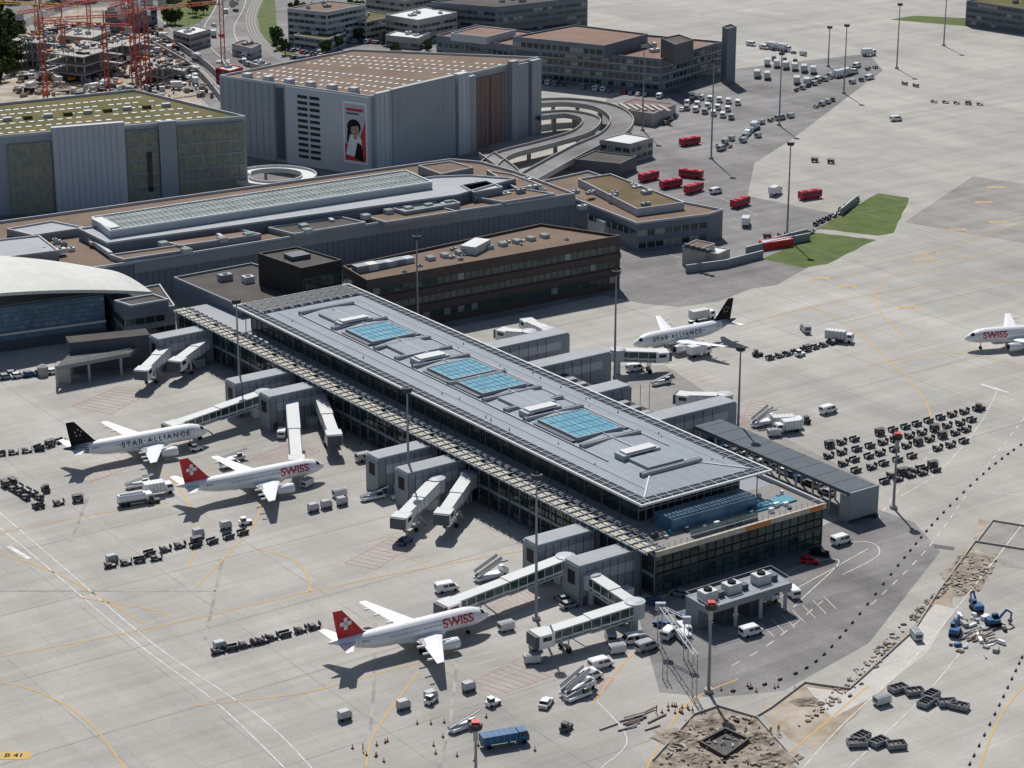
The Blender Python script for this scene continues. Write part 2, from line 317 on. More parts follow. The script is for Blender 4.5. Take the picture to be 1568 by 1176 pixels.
# --- garage left
b=MB();h=27;q=[(-260,232),(376,181),(206,140),(-200,182)];b=bld(q,h,garA,moss,.9,garL)
c=[P(u,v,h) for u,v in q]
for i in range(34):
    for j in range(6):
        if R.random()<.06:continue
        x,y=bil(c,.05+i*.027+(j%2)*.004,.12+j*.14);b.obox(x,y,1.9,1.3,.4,h+.02,h+.16,white)
for k in range(9):b.obox(*bil(c,.45+k*.06,.5),3,2.2,.4,h,h+1.2,moss if k%2 else gpanL)
p,qq=c[0],c[1];u=lambda x:(x+260)/636
for x0,x1,z1,d,m in((-200,-60,29,1.5,garA),(68,180,29.5,2.2,garL),(235,262,28.5,1.8,garA),(0,66,24.5,.8,mesh_m),(182,233,26,.7,mesh_m),(264,372,26,.7,mesh_m)):
    b.wbox(p,qq,u(x0),u(x1),0,z1,.02,d,m)
    for k in range(int((x1-x0)/9)):
        b.wbox(p,qq,u(x0+k*9),u(x0+k*9+.5),.5,z1-.4,d,d+.15,garA if m!=garA else garL)
for z in(6,10.5,15,19.5):b.wbox(p,qq,u(264),u(372),z,z+.4,.72,.95,garA);b.wbox(p,qq,u(184),u(232),z,z+.4,.72,.95,garA)
b.wbox(p,qq,u(214),u(222),4,18,.9,1.1,glass)
b.out('parking_garage')
# --- garage centre
h=29;q=[(337,118),(567,150),(825,90),(540,78)];b=bld(q,h,garA,brown,.8,garL);c=[P(u,v,h) for u,v in q]
for i in range(22):
    for j in range(9):
        if j==4 or R.random()<.1:continue
        x,y=bil(c,.08+i*.041,.1+j*.09);b.obox(x,y,1.8,1.1,.9,h+.02,h+.16,white)
A_,F_,R_=c[0],c[1],c[2]
b.wbox(A_,F_,.0,.37,0,h+.3,.02,.5,garA);b.wbox(A_,F_,.38,.43,1,h-1,.02,.3,gpanD);b.wbox(A_,F_,.45,1.0,0,h+.2,.02,.6,garL)
for k in range(8):
    b.wbox(A_,F_,.02+k*.045,.022+k*.045,.5,h,.5,.62,gpan);b.wbox(A_,F_,.0,.37,3.4*k+2,3.4*k+2.12,.5,.56,gpan)
for k in range(11):
    z=3+k*2.25
    for f in(.53,.61):b.wbox(A_,F_,f,f+.065,z,z+1.1,.6,.72,black)
b.wbox(A_,F_,.83,.985,4,27,.6,.9,white);W=lambda pts,d,m:b.wpoly(A_,F_,[(.84+.135*a,5+21.*z) for a,z in pts],d,m)
ell=lambda cx,cz,rx,rz,n=14:[(cx+rx*cos(2*pi*k/n),cz+rz*sin(2*pi*k/n)) for k in range(n)]
W([(0,0),(1,0),(1,1),(0,1)],.93,paper);W([(0,.0),(1,.0),(1,.22),(0,.3)],.95,redp);W([(.55,.2),(1,.15),(1,.75),(.8,.5)],.955,redp)
W(ell(.45,.6,.33,.14),.97,blk);W([(.15,.6),(.3,.62),(.28,.36),(.1,.3)],.972,blk);W([(.05,.1),(.85,.05),(.8,.4),(.55,.48),(.25,.45)],.975,white)
W(ell(.5,.55,.2,.1),.985,skin);W([(.4,.5),(.58,.5),(.62,.4),(.42,.38)],.983,skin);W([(.3,.6),(.7,.64),(.55,.72),(.35,.7)],.99,blk);W([(.45,.05),(.9,.0),(.8,.3),(.6,.34)],.99,blk);W(ell(.58,.56,.03,.008),.995,blk);W(ell(.43,.555,.03,.008),.995,blk);W(ell(.52,.49,.05,.008),.995,redp);W([(.1,.88),(.9,.88),(.9,.93),(.1,.93)],.98,redp);W([(.1,.82),(.7,.82),(.7,.85),(.1,.85)],.98,gpanD)
for f0,f1,z1,d,m in((.02,.1,30.5,1.5,garL),(.1,.46,30.8,2,garA),(.47,.53,31,3,garL),(.53,.58,29,2.4,garA),(.6,.68,27,.6,rust),(.69,.78,27,.6,rust),(.8,.84,31,2.5,garA),(.84,.92,29,1.2,garA),(.93,.99,29.4,2.2,garA)):
    b.wbox(F_,R_,f0,f1,0,z1,.02,d,m)
    n=max(2,int((f1-f0)*40))
    for k in range(n):
        f=f0+(f1-f0)*(k+.5)/n;b.wbox(F_,R_,f,f+.0018,.4,z1-.5,d,d+.1,garA if m!=garA else garL)
for k in range(6):b.obox(*bil(c,.15+k*.14,.04),3,3,.9,h,h+2.2,gpanL)
b.out('parking_garage')
# --- offices top
b=bld([(825,76),(1012,93),(1106,66),(905,48)],14,bl,red_r,.8,bl);c=[P(u,v,14) for u,v in[(825,76),(1012,93),(1106,66)]]
bands(b,c[0],c[1],(1.5,5,8.5,11.6),1.7,glass,gpanL);bands(b,c[1],c[2],(1.5,5,8.5,11.6),1.7,glass,gpanL)
for z in(4.2,7.7,11.0):b.wbox(c[0],c[1],0,1,z,z+.35,.02,.5,gpanL);b.wbox(c[1],c[2],.01,1,z,z+.35,.02,.5,gpanL)
bld([(785,58),(880,40),(992,54),(925,72)],19,bl,red_r,.7,b=b,z0=14);d=[P(u,v,19) for u,v in[(785,58),(925,72),(992,54)]];bands(b,d[0],d[1],(15.5,),2,glass,gpanL)
bld([(1012,60),(1040,54),(1062,62),(1034,70)],22,gpanD,darkroof,.5,b=b,z0=14)
for k in range(18):x,y=P(R.uniform(850,1060),R.uniform(60,80),14);hvac(b,x,y,14,.6,1.3)
b.out('office_building')
b=bld([(1106,42),(1114,46),(1128,42),(1119,38)],24,bl,darkroof,.5);b.out('stair_tower')
b=bld([(668,56),(790,72),(850,56),(730,40)],13,bl,red_r,.7);c=[P(u,v,13) for u,v in[(668,56),(790,72),(850,56)]];bands(b,c[0],c[1],(1.5,5,8.8),1.7,glass,gpanL)
bld([(690,52),(745,58),(790,47),(735,41)],16,gpanL,red_r,.5,b=b,z0=13);b.out('office_building')
for q,h,wl,rf in(([(440,14),(500,20),(560,8),(500,2)],16,gpanL,brown),([(505,28),(560,35),(610,24),(560,17)],9,wconc,moss),([(590,24),(640,32),(700,20),(650,12)],11,wconc,lgrey),([(265,48),(290,55),(322,46),(296,40)],7,wconc,lgrey),([(660,4),(760,12),(900,-4),(800,-14)],14,bl,darkroof),([(330,105),(352,110),(372,104),(350,99)],6,redp,gpanL),([(382,98),(400,102),(415,97),(398,93)],5,wconc,lgrey),([(355,68),(385,75),(400,68),(372,62)],5,gpanL,brown),([(160,18),(210,22),(240,10),(190,4)],10,bl,darkroof),([(1480,2),(1568,15),(1640,2),(1560,-10)],12,bl,moss),([(590,55),(640,60),(660,50),(615,45)],5,wconc,lgrey),([(450,55),(500,62),(530,50),(480,44)],6,gpanL,moss),([(560,-6),(620,2),(680,-8),(620,-16)],13,wconc,brown),([(90,55),(140,60),(170,48),(120,42)],7,wconc,wconc)):
    b=bld(q,h,wl,rf,.5);c=[P(u,v,h) for u,v in q];zs=[1.2+3*k for k in range(int(h/3))]
    bands(b,c[0],c[1],zs,1.4,glass,wl);bands(b,c[1],c[2],zs,1.4,glass,wl)
    for k in range(3):x,y=bil(c,R.uniform(.2,.8),R.uniform(.2,.8));hvac(b,x,y,h,.6)
    b.out('office_building')
# --- main low terminal complex
b=MB();h=13
bld([(-120,352),(0,342),(145,322),(690,246),(735,250),(790,265),(880,299),(560,347),(205,404),(60,425),(-120,440)],h,bl,brown,.8,gpanL,b=b)
p,q=P(205,404,h),P(560,347,h);p2,q2=q,P(880,299,h)
for a_,b_ in((p,q),(p2,q2)):
    b.wbox(a_,b_,.0,1,h-3,h-.02,.01,.35,gpan)
    for k in range(40):b.wbox(a_,b_,k/40,k/40+.001,0,h-3,.01,.15,bl)
bld([(120,352),(665,272),(720,270),(790,275),(700,300),(165,374)],16,bl,metroof,.6,gpanL,b=b,z0=h)
bld([(140,334),(622,262),(662,280),(168,355)],18,gpanL,skyg,.5,white,b=b,z0=h)
c=[P(u,v,18) for u,v in[(168,355),(662,280),(622,262),(140,334)]]
for k in range(64):
    x0,y0=bil(c,k/64,.02);x1,y1=bil(c,k/64,.98);b.beam((x0,y0,18.25),(x1,y1,18.25),.12,.12,gpanL)
for t in(.33,.66):b.beam((*bil(c,.01,t),18.45),(*bil(c,.99,t),18.45),.25,.2,gpanL)
b.beam((*bil(c,0,.5),18.4),(*bil(c,.03,.5),18.4),14,.4,lgrey)
for qd,hh,m in(([(168,392),(275,377),(295,383),(190,399)],h+1.2,brown),([(230,366),(355,350),(400,360),(275,378)],h+1.5,red_r),([(545,328),(650,312),(700,325),(590,342)],h+1,brown),([(600,320),(690,306),(705,312),(620,326)],h+1.8,skyg),([(705,285),(745,278),(770,288),(725,296)],h+3,gpanL),([(640,255),(690,248),(725,258),(675,268)],h+2.5,brown),([(745,262),(785,268),(830,285),(790,290)],h+1.6,brown),([(410,350),(520,333),(560,342),(450,360)],h+1.3,darkroof),([(720,302),(800,290),(850,298),(770,311)],h+1,brown),([(10,352),(80,340),(130,350),(50,362)],h+2,metroof),([(-60,375),(60,362),(90,385),(-40,402)],h+2.5,metroof)):
    bld(qd,hh,gpan,m,.5,gpanL,b=b,z0=h)
for k in range(150):
    t=R.random();u_=60+t*780;v_=398-t*105+R.uniform(-22,2);x,y=P(u_,v_,h);hvac(b,x,y,h+R.choice([0,.9]),TA,R.uniform(.4,1.1))
for u_,v_ in[(250,372),(285,382),(465,345),(595,322),(625,318),(655,313),(685,308),(560,330),(470,352),(380,358),(340,365)]:
    x,y=P(u_,v_,h+2);b.obox(x,y,2.6,2.6,TA,h+1,h+2.4,gpanL,skyg)
for k in range(4):
    a0=(150+k*170,404-k*25);x0,y0=P(a0[0]+20,a0[1]-8,h);x1,y1=P(a0[0]-25,a0[1]-40,h);b.beam((x0,y0,h+1.3),(x1,y1,h+1.3),1.2,1.4,gpanL)
for k in range(5):
    pa=P(150+k*110,385-k*17,h);pb=P(230+k*110,373-k*17,h);b.beam((*pa,h+.6),(*pb,h+.6),.7,.5,steel)
b.out('airport_terminal')
b=bld([(818,282),(900,264),(1050,312),(1107,323),(1085,330),(975,344)],9,bl,brown,.7,gpanL)
bld([(885,276),(935,268),(1048,312),(975,322)],11,gpanL,green,.6,b=b,z0=9)
c=[P(975,344,9),P(1085,330,9),P(1107,323,9)];bands(b,P(900,318,9),c[0],(5,),1.8,glass,gpanL);bands(b,c[0],c[1],(1.,5),1.8,glass,gpanL)
for k in range(10):x,y=P(R.uniform(870,1000),R.uniform(285,320),11);hvac(b,x,y,10.5,.6)
b.out('operations_building')
b=bld([(900,330),(940,322),(965,335),(925,342)],6,gpanL,skyg,.4);b.out('entrance_pavilion')
b=bld([(918,215),(965,222),(1000,212),(955,205)],7,wconc,lgrey,.4);c=[P(u,v,7) for u,v in[(918,215),(965,222),(1000,212)]];bands(b,c[0],c[1],(1,4),1.5,glass,white);bands(b,c[1],c[2],(1,4),1.5,glass,white);b.out('office_building')
b=bld([(935,165),(1000,175),(1035,160),(970,152)],5,wconc,rust,.3)
for k in range(7):x,y=P(945+k*12,164+k*.5,5);b.obox(x,y,1.5,12,.3,5,5.6,wconc)
b.out('warehouse')
b=bld([(880,245),(950,252),(975,240),(910,232)],5,gpanD,darkroof,.4);b.out('warehouse')
b=bld([(1045,378),(1072,382),(1095,374),(1066,368)],6,wconc,brown,.3);bld([(1070,386),(1100,390),(1118,382),(1090,378)],4,wconc,lgrey,.3,b=b)
for k in range(5):b.obox(*P(1052+k*8,379+k*2,6),1.5,1.5,.5,6,7.2,gpanD)
b.out('utility_building')
# --- brown roofed office
h=16;q=[(525,411),(562,433),(950,364),(828,346)];b=bld(q,h,bwall,brown,.8,bwall);c=[P(u,v,h) for u,v in q]
bands(b,c[1],c[2],(2.2,7.2,12.0),1.9,glassg,bwall,step=2.4,d=.1);bands(b,c[0],c[1],(7.2,12.0),1.9,glassg,bwall)
b.wbox(c[1],c[2],0,1,9.6,11.4,.02,.5,bwall);b.wbox(c[1],c[2],0,1,4.6,6.6,.02,.5,bwall)
for k in range(9):
    x,y=bil([c[0],c[1],c[2],c[3]],.45,.33+k*.065);b.obox(x,y,2.2,2.6,TA,h,h+1.1,gpanL,skyg)
for k in range(6):x,y=bil([c[0],c[1],c[2],c[3]],.35,.04+k*.04);b.obox(x,y,4,3.2,TA,h,h+R.uniform(1.4,2.4),R.choice([gpanL,gpan,lgrey]))
for k in range(14):x,y=bil([c[0],c[1],c[2],c[3]],R.uniform(.15,.8),R.uniform(.05,.9));hvac(b,x,y,h,TA,.5)
b.obox(*P(728,376,h+1.5),10,5,TA+.5,h,h+2.5,lgrey)
b.out('office_building')
b=bld([(395,390),(455,380),(523,400),(462,413)],21,black,darkroof,.5)
b.obox(*P(455,395,21),6,5,TA,21,22.3,gpanD);b.cyl((*P(435,400,21),21),(*P(435,400,21),26),.1,.05,steel,6)
c=[P(395,390,21),P(462,413,21),P(523,400,21)];bands(b,c[1],c[2],(15,),3,glass,gpanD)
b.out('plant_room_building')
b=bld([(266,427),(385,405),(440,420),(545,440),(370,472)],12.2,bl,darkroof,.6,gpan)
for k in range(3):x,y=P(345+k*35,430+k*3,12);hvac(b,x,y,12.2,TA,1.2)
b.obox(*P(420,432,12),5,3,TA,12.2,14.6,lgrey)
bld([(160,452),(245,437),(268,470),(190,482)],9,gpan,darkroof,.5,gpanL,b=b)
bld([(175,462),(235,452),(258,460),(200,470)],12,bl,darkroof,.5,gpanL,b=b,z0=9)
c=[P(u,v,9) for u,v in[(160,452),(190,482),(268,470)]];bands(b,c[0],c[1],(2,5.5),1.8,glass,gpan);bands(b,c[1],c[2],(2,5.5),1.8,glass,gpan)
b.out('connecting_building')
# --- curved hall
b=MB();rings=[]
fl=P(-160,478,17);fr=P(232,434,14.5);bl_=P(-160,402,17);br_=P(150,398,14.5)
n=14
for k in range(n+1):
    t=k/n;r_=[];z=20-7*(t**2.2)
    a0=(fl[0]+(fr[0]-fl[0])*t,fl[1]+(fr[1]-fl[1])*t);b0=(bl_[0]+(br_[0]-bl_[0])*t,bl_[1]+(br_[1]-bl_[1])*t)
    for s in range(9):
        w=s/8;r_.append((a0[0]+(b0[0]-a0[0])*w,a0[1]+(b0[1]-a0[1])*w,z+1.6*sin(pi*w)-1.0))
    rings.append(r_+[(x,y,z-.9) for x,y,z in r_[::-1]])
b.loft(rings,wr,True,False)
p=P(-160,474,16);q=P(158,444,14);b.prism([p,q,(q[0]-2,q[1]+13),(p[0],p[1]+20)],0,12.6,glassb,gpan)
for i in range(40):
    for j in range(7):
        b.wbox(p,q,i/40+.002,(i+1)/40,3.2+j*1.28,4.4+j*1.28,.02,.05+R.uniform(0,.04),R.choice([glassb,glassb,glassb,glassb2]))
for z in[1.28*k+3 for k in range(9)]:b.wbox(p,q,0,1,z,z+.1,.1,.35,gpan)
for k in range(40):b.wbox(p,q,k/40,k/40+.0015,0,12.1,.1,.28,gpan)
b.wbox(p,q,0,1,4.8,5.4,.36,1.2,lgrey);b.wbox(p,q,0,1,0,3,.03,.5,gpanD)
b.out('terminal_hall')
b=MB();x0=P(85,562,6);x1=P(200,540,6);b.prism([x0,x1,(x1[0]+2,x1[1]+12),(x0[0]+2,x0[1]+14)],5,6,gpan,asphd)
for k in range(8):
    f=k/7;x=x0[0]+(x1[0]-x0[0])*f;y=x0[1]+(x1[1]-x0[1])*f
    if k%3==0:b.box(x-.3,x+.3,y+.4,y+1,0,5,wconc)
    b.beam((x,y+.3,6),(x,y+.3,7.1),.08,.08,steel)
b.beam((x0[0],x0[1]+.3,7.1),(x1[0],x1[1]+.3,7.1),.08,.08,steel);b.box(x0[0]-1,x0[0]+3,x0[1]+4,x0[1]+8,0,5,wconc);b.obox((x0[0]+x1[0])/2+2,(x0[1]+x1[1])/2+12,22,6,.35,0,9,gpanD,darkroof)
b.out('elevated_walkway')
b=MB();x,y=P(66,575);b.cyl((x,y,0),(x,y,2.6),1.5,1.5,wconc,16);b.cyl((x,y,2.6),(x,y,3.2),1.5,.4,wconc,16);b.out('storage_tank')
# ---------- pier terminal (local: x=b, y=a) ----------
b=MB();b.box(-4,43,-10,205,0,9.6,glass,gpan)
def fac(fixed,axis,lo,hi,step,sgn,gm=gpan):
    n=int((hi-lo)/step);front=axis=='x'
    for k in range(n+1):
        t=lo+(hi-lo)*k/n
        t2=lo+(hi-lo)*(k+1)/n
        if k<n:
            for z0,z1 in((.7,2.4),(2.52,4.2),(4.95,6.6),(6.72,8.9)):
                m=R.choice([glass,glassg,glassg,glassg] if front else [glass,glass,glassg,glasst,glassg,glass]);o=R.uniform(.01,.05)  # random pane tints put the wall's reflections into the colour
                if axis=='y':b.box(*sorted((fixed,fixed+sgn*o)),t+.08,t2-.08,z0,z1,m)
                else:b.box(t+.08,t2-.08,fixed-o,fixed,z0,z1,m)
        w=.05 if k%3 else (.08 if front else .12);cm=steelD if (k%3 or front) else gpan
        if axis=='y':b.box(*sorted((fixed,fixed+sgn*.22)),t-w,t+w,.02,9.1,cm)
        else:b.box(t-w,t+w,fixed-.22,fixed,.02,9.1,cm)
    for z,w,m in((.0,.7,gpanD),(4.2,.75,gm),(2.4,.12,steelD),(6.6,.12,steelD),(8.9,.7,gpan)):
        if axis=='y':b.box(*sorted((fixed+sgn*.06,fixed+sgn*.34)),lo,hi,z,z+w,m)
        else:b.box(lo,hi,fixed-.36,fixed-.061,z,z+w,m)
fac(-4,'y',-10,204,2.7,-1);fac(43,'y',-10,204,2.7,1);fac(-10,'x',-4,43,2.35,-1,steelD)
for k in range(27):b.box(-6.2,-6.0,-8+k*8,-7.8+k*8,0,9.9,gpanD)
b.box(-4.4,43.4,-10.9,-10.4,9.2,10.4,cream);b.box(42.9,43.4,-10.39,190,9.2,10.6,gpanL);b.box(-4.1,42.8,-10.38,6,9.6,9.75,mat('terrace_deck',(.26,.25,.235),var=.1))
b.box(20,27,-10.96,-10.91,9.3,10.3,orange);b.box(38.5,42.5,-10.96,-10.91,9.3,10.3,orange)
for k in range(30):b.box(-3.8+k*1.62,-3.74+k*1.62,-10.2,-10.14,10.4,11.5,steelD)
b.box(-4,43,-10.2,-10.1,11.5,11.56,steel)
for k in range(34):
    x=R.uniform(0,40);y=R.uniform(-8.5,3);b.box(x,x+R.uniform(.5,1.6),y,y+.7,9.76,9.76+R.uniform(.4,1.1),R.choice([navy,gpanL,gpanD,poolb,white,dgrey]))
b.box(8,26,-8,-6.8,9.76,11,gpan,glassg);b.box(28,40,-5,-1,9.76,10.1,poolb);b.box(6,30,-3,3,9.76,12.5,glassb,glassb2)
# gantry
for x in(-6.5,-4.25,-1.4):b.box(x-.14,x+.14,-10.3,203,10.0,10.35,gpanL if x==-6.5 else gpan)
for k in range(79):
    y=-9.9+k*2.7
    b.box(-6.8,-1.2,y-.1,y+.1,10.36,10.56,gpan)
    b.box(-6.2,-4.6,y+.25,y+1.95,10.37,10.5,cream)
    if k%4!=3:b.box(-3.95,-3.2,y+.4,y+2.1,10.37,10.5,cream)
    b.box(-2.9,-1.75,y+.3,y+2.4,10.1,10.2,gpanD)
    b.box(-6.75,-6.7,y,y+.05,10.6,11.6,steelD)
b.box(-6.76,-6.7,-10,203,11.55,11.6,steelD)
b.box(-6.3,-4.0,-10,203,9.62,9.7,gpanD)
b.box(-3.99,-2,-10,203,9.61,9.66,gpanD)
# upper storey
b.box(4,32.5,6,177,9.65,15.5,glass,gpanD)
for k in range(58):
    for x in((3.82,3.99),(32.51,32.68)):b.box(*x,6+k*3-.06,6+k*3+.06,9.7,15.5,gpanD)
    b.box(3.9,3.99,6.2+k*3,8.8+k*3 if k<57 else 176,12,15,R.choice([glass,glassg,glasst]))
for k in range(15):b.box(4+k*2.03-.06,4+k*2.03+.06,5.82,5.99,9.7,15.5,gpanL)
b.box(4,32.4,5.7,5.8,12.2,12.4,gpanL)
for k in range(28):
    for x in(1.6,35.2):b.cyl((x,3+k*6.4,9.7),(x,3+k*6.4,15.8),.12,.12,gpanD,6)
# roof
zz=16.2;L=180
b.add([(3.4,3.4,zz),(33.6,3.4,zz),(33.6,168,zz),(3.4,168,zz),(18.5,19,17.5),(18.5,158,17.5)],[(0,4,5,3),(1,2,5,4),(0,1,4),(2,3,5)],troof)
b.box(3.4,33.6,3.4,168,15.55,16.15,gpanL,gpanD)
for x0,x1 in((0,.5),(36.5,37)):b.box(x0,x1,0,L,15.8,16.3,lgrey)
for y0,y1 in((0,.5),(L-.5,L)):b.box(.56,36.44,y0,y1,15.8,16.28,lgrey)
for x in(1.95,35.05):b.box(x-.08,x+.08,.5,L-.5,15.9,16.26,rfr)
b.box(.5,36.5,1.85,2.0,15.86,16.25,rfr)
for k in range(59):   # louvre cells
    y=3+k*2.98
    for x0,x1 in((.62,1.8),(2.1,3.3),(33.7,34.9),(35.2,36.38)):
        for j in range(3):b.box(x0,x1,y+.25+j*.9,y+.85+j*.9,15.9,15.98,pv)
for k in range(10):
    x=3+k*3.1
    for j in range(3):
        for y0 in(.65,2.15):b.box(x+.25+j*.9,x+.85+j*.9,y0,y0+1.1,15.9,15.98,pv)
for k in range(60):
    y=3+k*2.98
    b.box(.5,3.4,y-.1,y+.1,15.84,16.28,rfr);b.box(33.6,36.5,y-.1,y+.1,15.84,16.28,rfr)
for k in range(11):
    x=3+k*3.1;b.box(x-.1,x+.1,.5,3.4,15.83,16.27,rfr);b.box(x-.1,x+.1,168,179.5,15.7,16.5,rfr)
for y in(170.5,173.5,176.5):
    b.box(3,34,y-.12,y+.12,15.75,16.3,rfr)
    for k in range(10):b.add([(3.2+k*3.1,y,16.3),(5.9+k*3.1,y,16.3),(5.9+k*3.1,y+1.6,16.9),(3.2+k*3.1,y+1.6,16.9)],[(0,1,2,3)],pv)
for x,y in((3.4,3.4),(33.6,3.4)):b.beam((x,y,16.28),(18.5,19,17.58),.35,.2,lgrey)
b.beam((18.5,19,17.6),(18.5,158,17.6),.3,.2,rfr)
for x in(9.5,26.8):b.box(x-.12,x+.12,24,160,16.5,17.05,gpanL)
for x in(6.2,30.4):b.box(x-.06,x+.06,6,166,16.3,16.55,gpan)
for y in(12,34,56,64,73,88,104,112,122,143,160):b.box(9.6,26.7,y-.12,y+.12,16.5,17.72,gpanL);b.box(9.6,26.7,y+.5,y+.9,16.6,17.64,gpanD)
for a0,a1 in((126,139),(89,100),(76,86.5),(38,53)):
    b.box(11.5,24,a0,a1,16.3,17.8,rfr,poolb)
    b.box(11.2,24.3,a0-.25,a0,16.3,17.95,rfr);b.box(11.2,24.3,a1,a1+.25,16.3,17.95,rfr);b.box(11.25,11.5,a0,a1,16.3,17.92,rfr);b.box(24,24.25,a0,a1,16.3,17.92,rfr)
    for k in range(1,8):
        x=11.5+k*1.56;b.box(x-.04,x+.04,a0,a1,17.8,17.86,navy)
    for k in range(1,4):y=a0+(a1-a0)*k/4;b.box(11.5,24,y-.04,y+.04,17.81,17.87,navy)
    b.box(24.6,26.2,a0,a1,16.5,17.3,gpanD);b.box(9.8,11,a0,a1,16.5,17.3,gpanD)
for a0,a1,x0,x1 in((104.5,108.5,11.5,21),(57,60.5,11,21),(21.5,25,12,22.5),(143,146,12,22)):
    b.box(x0,x1,a0,a1,16.4,18.2,rfr);b.box(x0+1,x1-1,a0+.4,a1-.4,18.2,18.6,lgrey);b.box(x0+2,x1-2,a0-.06,a0,17.3,18.1,gpanD)
for a0,a1 in((14,21),(148,156),(62,72),(112,122)):b.box(13,23,a0,a1,16.9,17.68,rfr,troof)
for k in range(24):
    x,y=R.choice([(R.uniform(4,8),R.uniform(10,160)),(R.uniform(28,33),R.uniform(10,160))]);b.cyl((x,y,16.2),(x,y,16.95),.15,.15,steel,6)
for a0,bo in((-5.5,-20.5),(8.5,-21),(60,-20.5),(72,-21),(125,-20),(139,-22),(184,-21)):
    b.box(bo,-4.4,a0,a0+5.5,.0,8.8,gpan,gpanL);b.box(bo+.2,-4.6,a0+.25,a0+5.25,8.8,9.25,gpanL,metroof)
    b.box(bo+2,-6,a0-.06,a0-.01,5,7.2,gpanL);b.box(bo+1,bo+2.2,a0-.08,a0-.01,.1,2.2,gpanD);b.box(bo-.05,bo-.01,a0+1.5,a0+4,4.5,7.5,black)
    for k in range(8):b.box(bo+k*2,bo+k*2+.08,a0-.12,a0-.011,.1,8.7,gpanD)
    for k in range(2):b.box(bo+4+k*6,bo+6.5+k*6,a0-2.6,a0-.2,0,2.2,R.choice([gpanL,white,gpanD]))
for a0,bo in((125,74),(105,73),(80,60),(55,74)):
    b.box(43.4,bo,a0,a0+6,0,8.8,gpan,gpanL);b.box(43.6,bo-.2,a0+.25,a0+5.75,8.8,9.2,gpanL,metroof);b.box(46,bo-3,a0-.06,a0-.01,5,7.2,gpanL)
    for k in range(8):b.box(45+k*3,45.1+k*3,a0-.12,a0-.011,.1,8.7,gpanD)
b.box(43.4,58,60,104.9,0,6,bl,darkroof)
for k in range(8):b.box(45,56,66+k*4.5,68+k*4.5,6,7,gpan)
b.out('pier_terminal',(O[0],O[1],0),TA)
b=MB();b.box(57,65.5,-4,51,6.6,7.4,gpanD,mat('slate_canopy',(.11,.13,.15),r=.7,var=.1))
for k in range(10):
    for x in(57.6,64.8):b.box(x-.2,x+.2,-3+k*5.8,-2.6+k*5.8,0,6.6,steel)
    b.box(57,65.5,-3.2+k*5.8,-3.1+k*5.8,7.4,7.46,gpanD)
b.box(56.9,65.6,-4.5,-4.05,1,7.6,gpan);b.box(56.9,57.0,-4,-1,0,6.5,gpan);b.box(65.3,65.5,-4,3,0,6.5,gpan)
b.out('canopy',(O[0],O[1],0),TA)
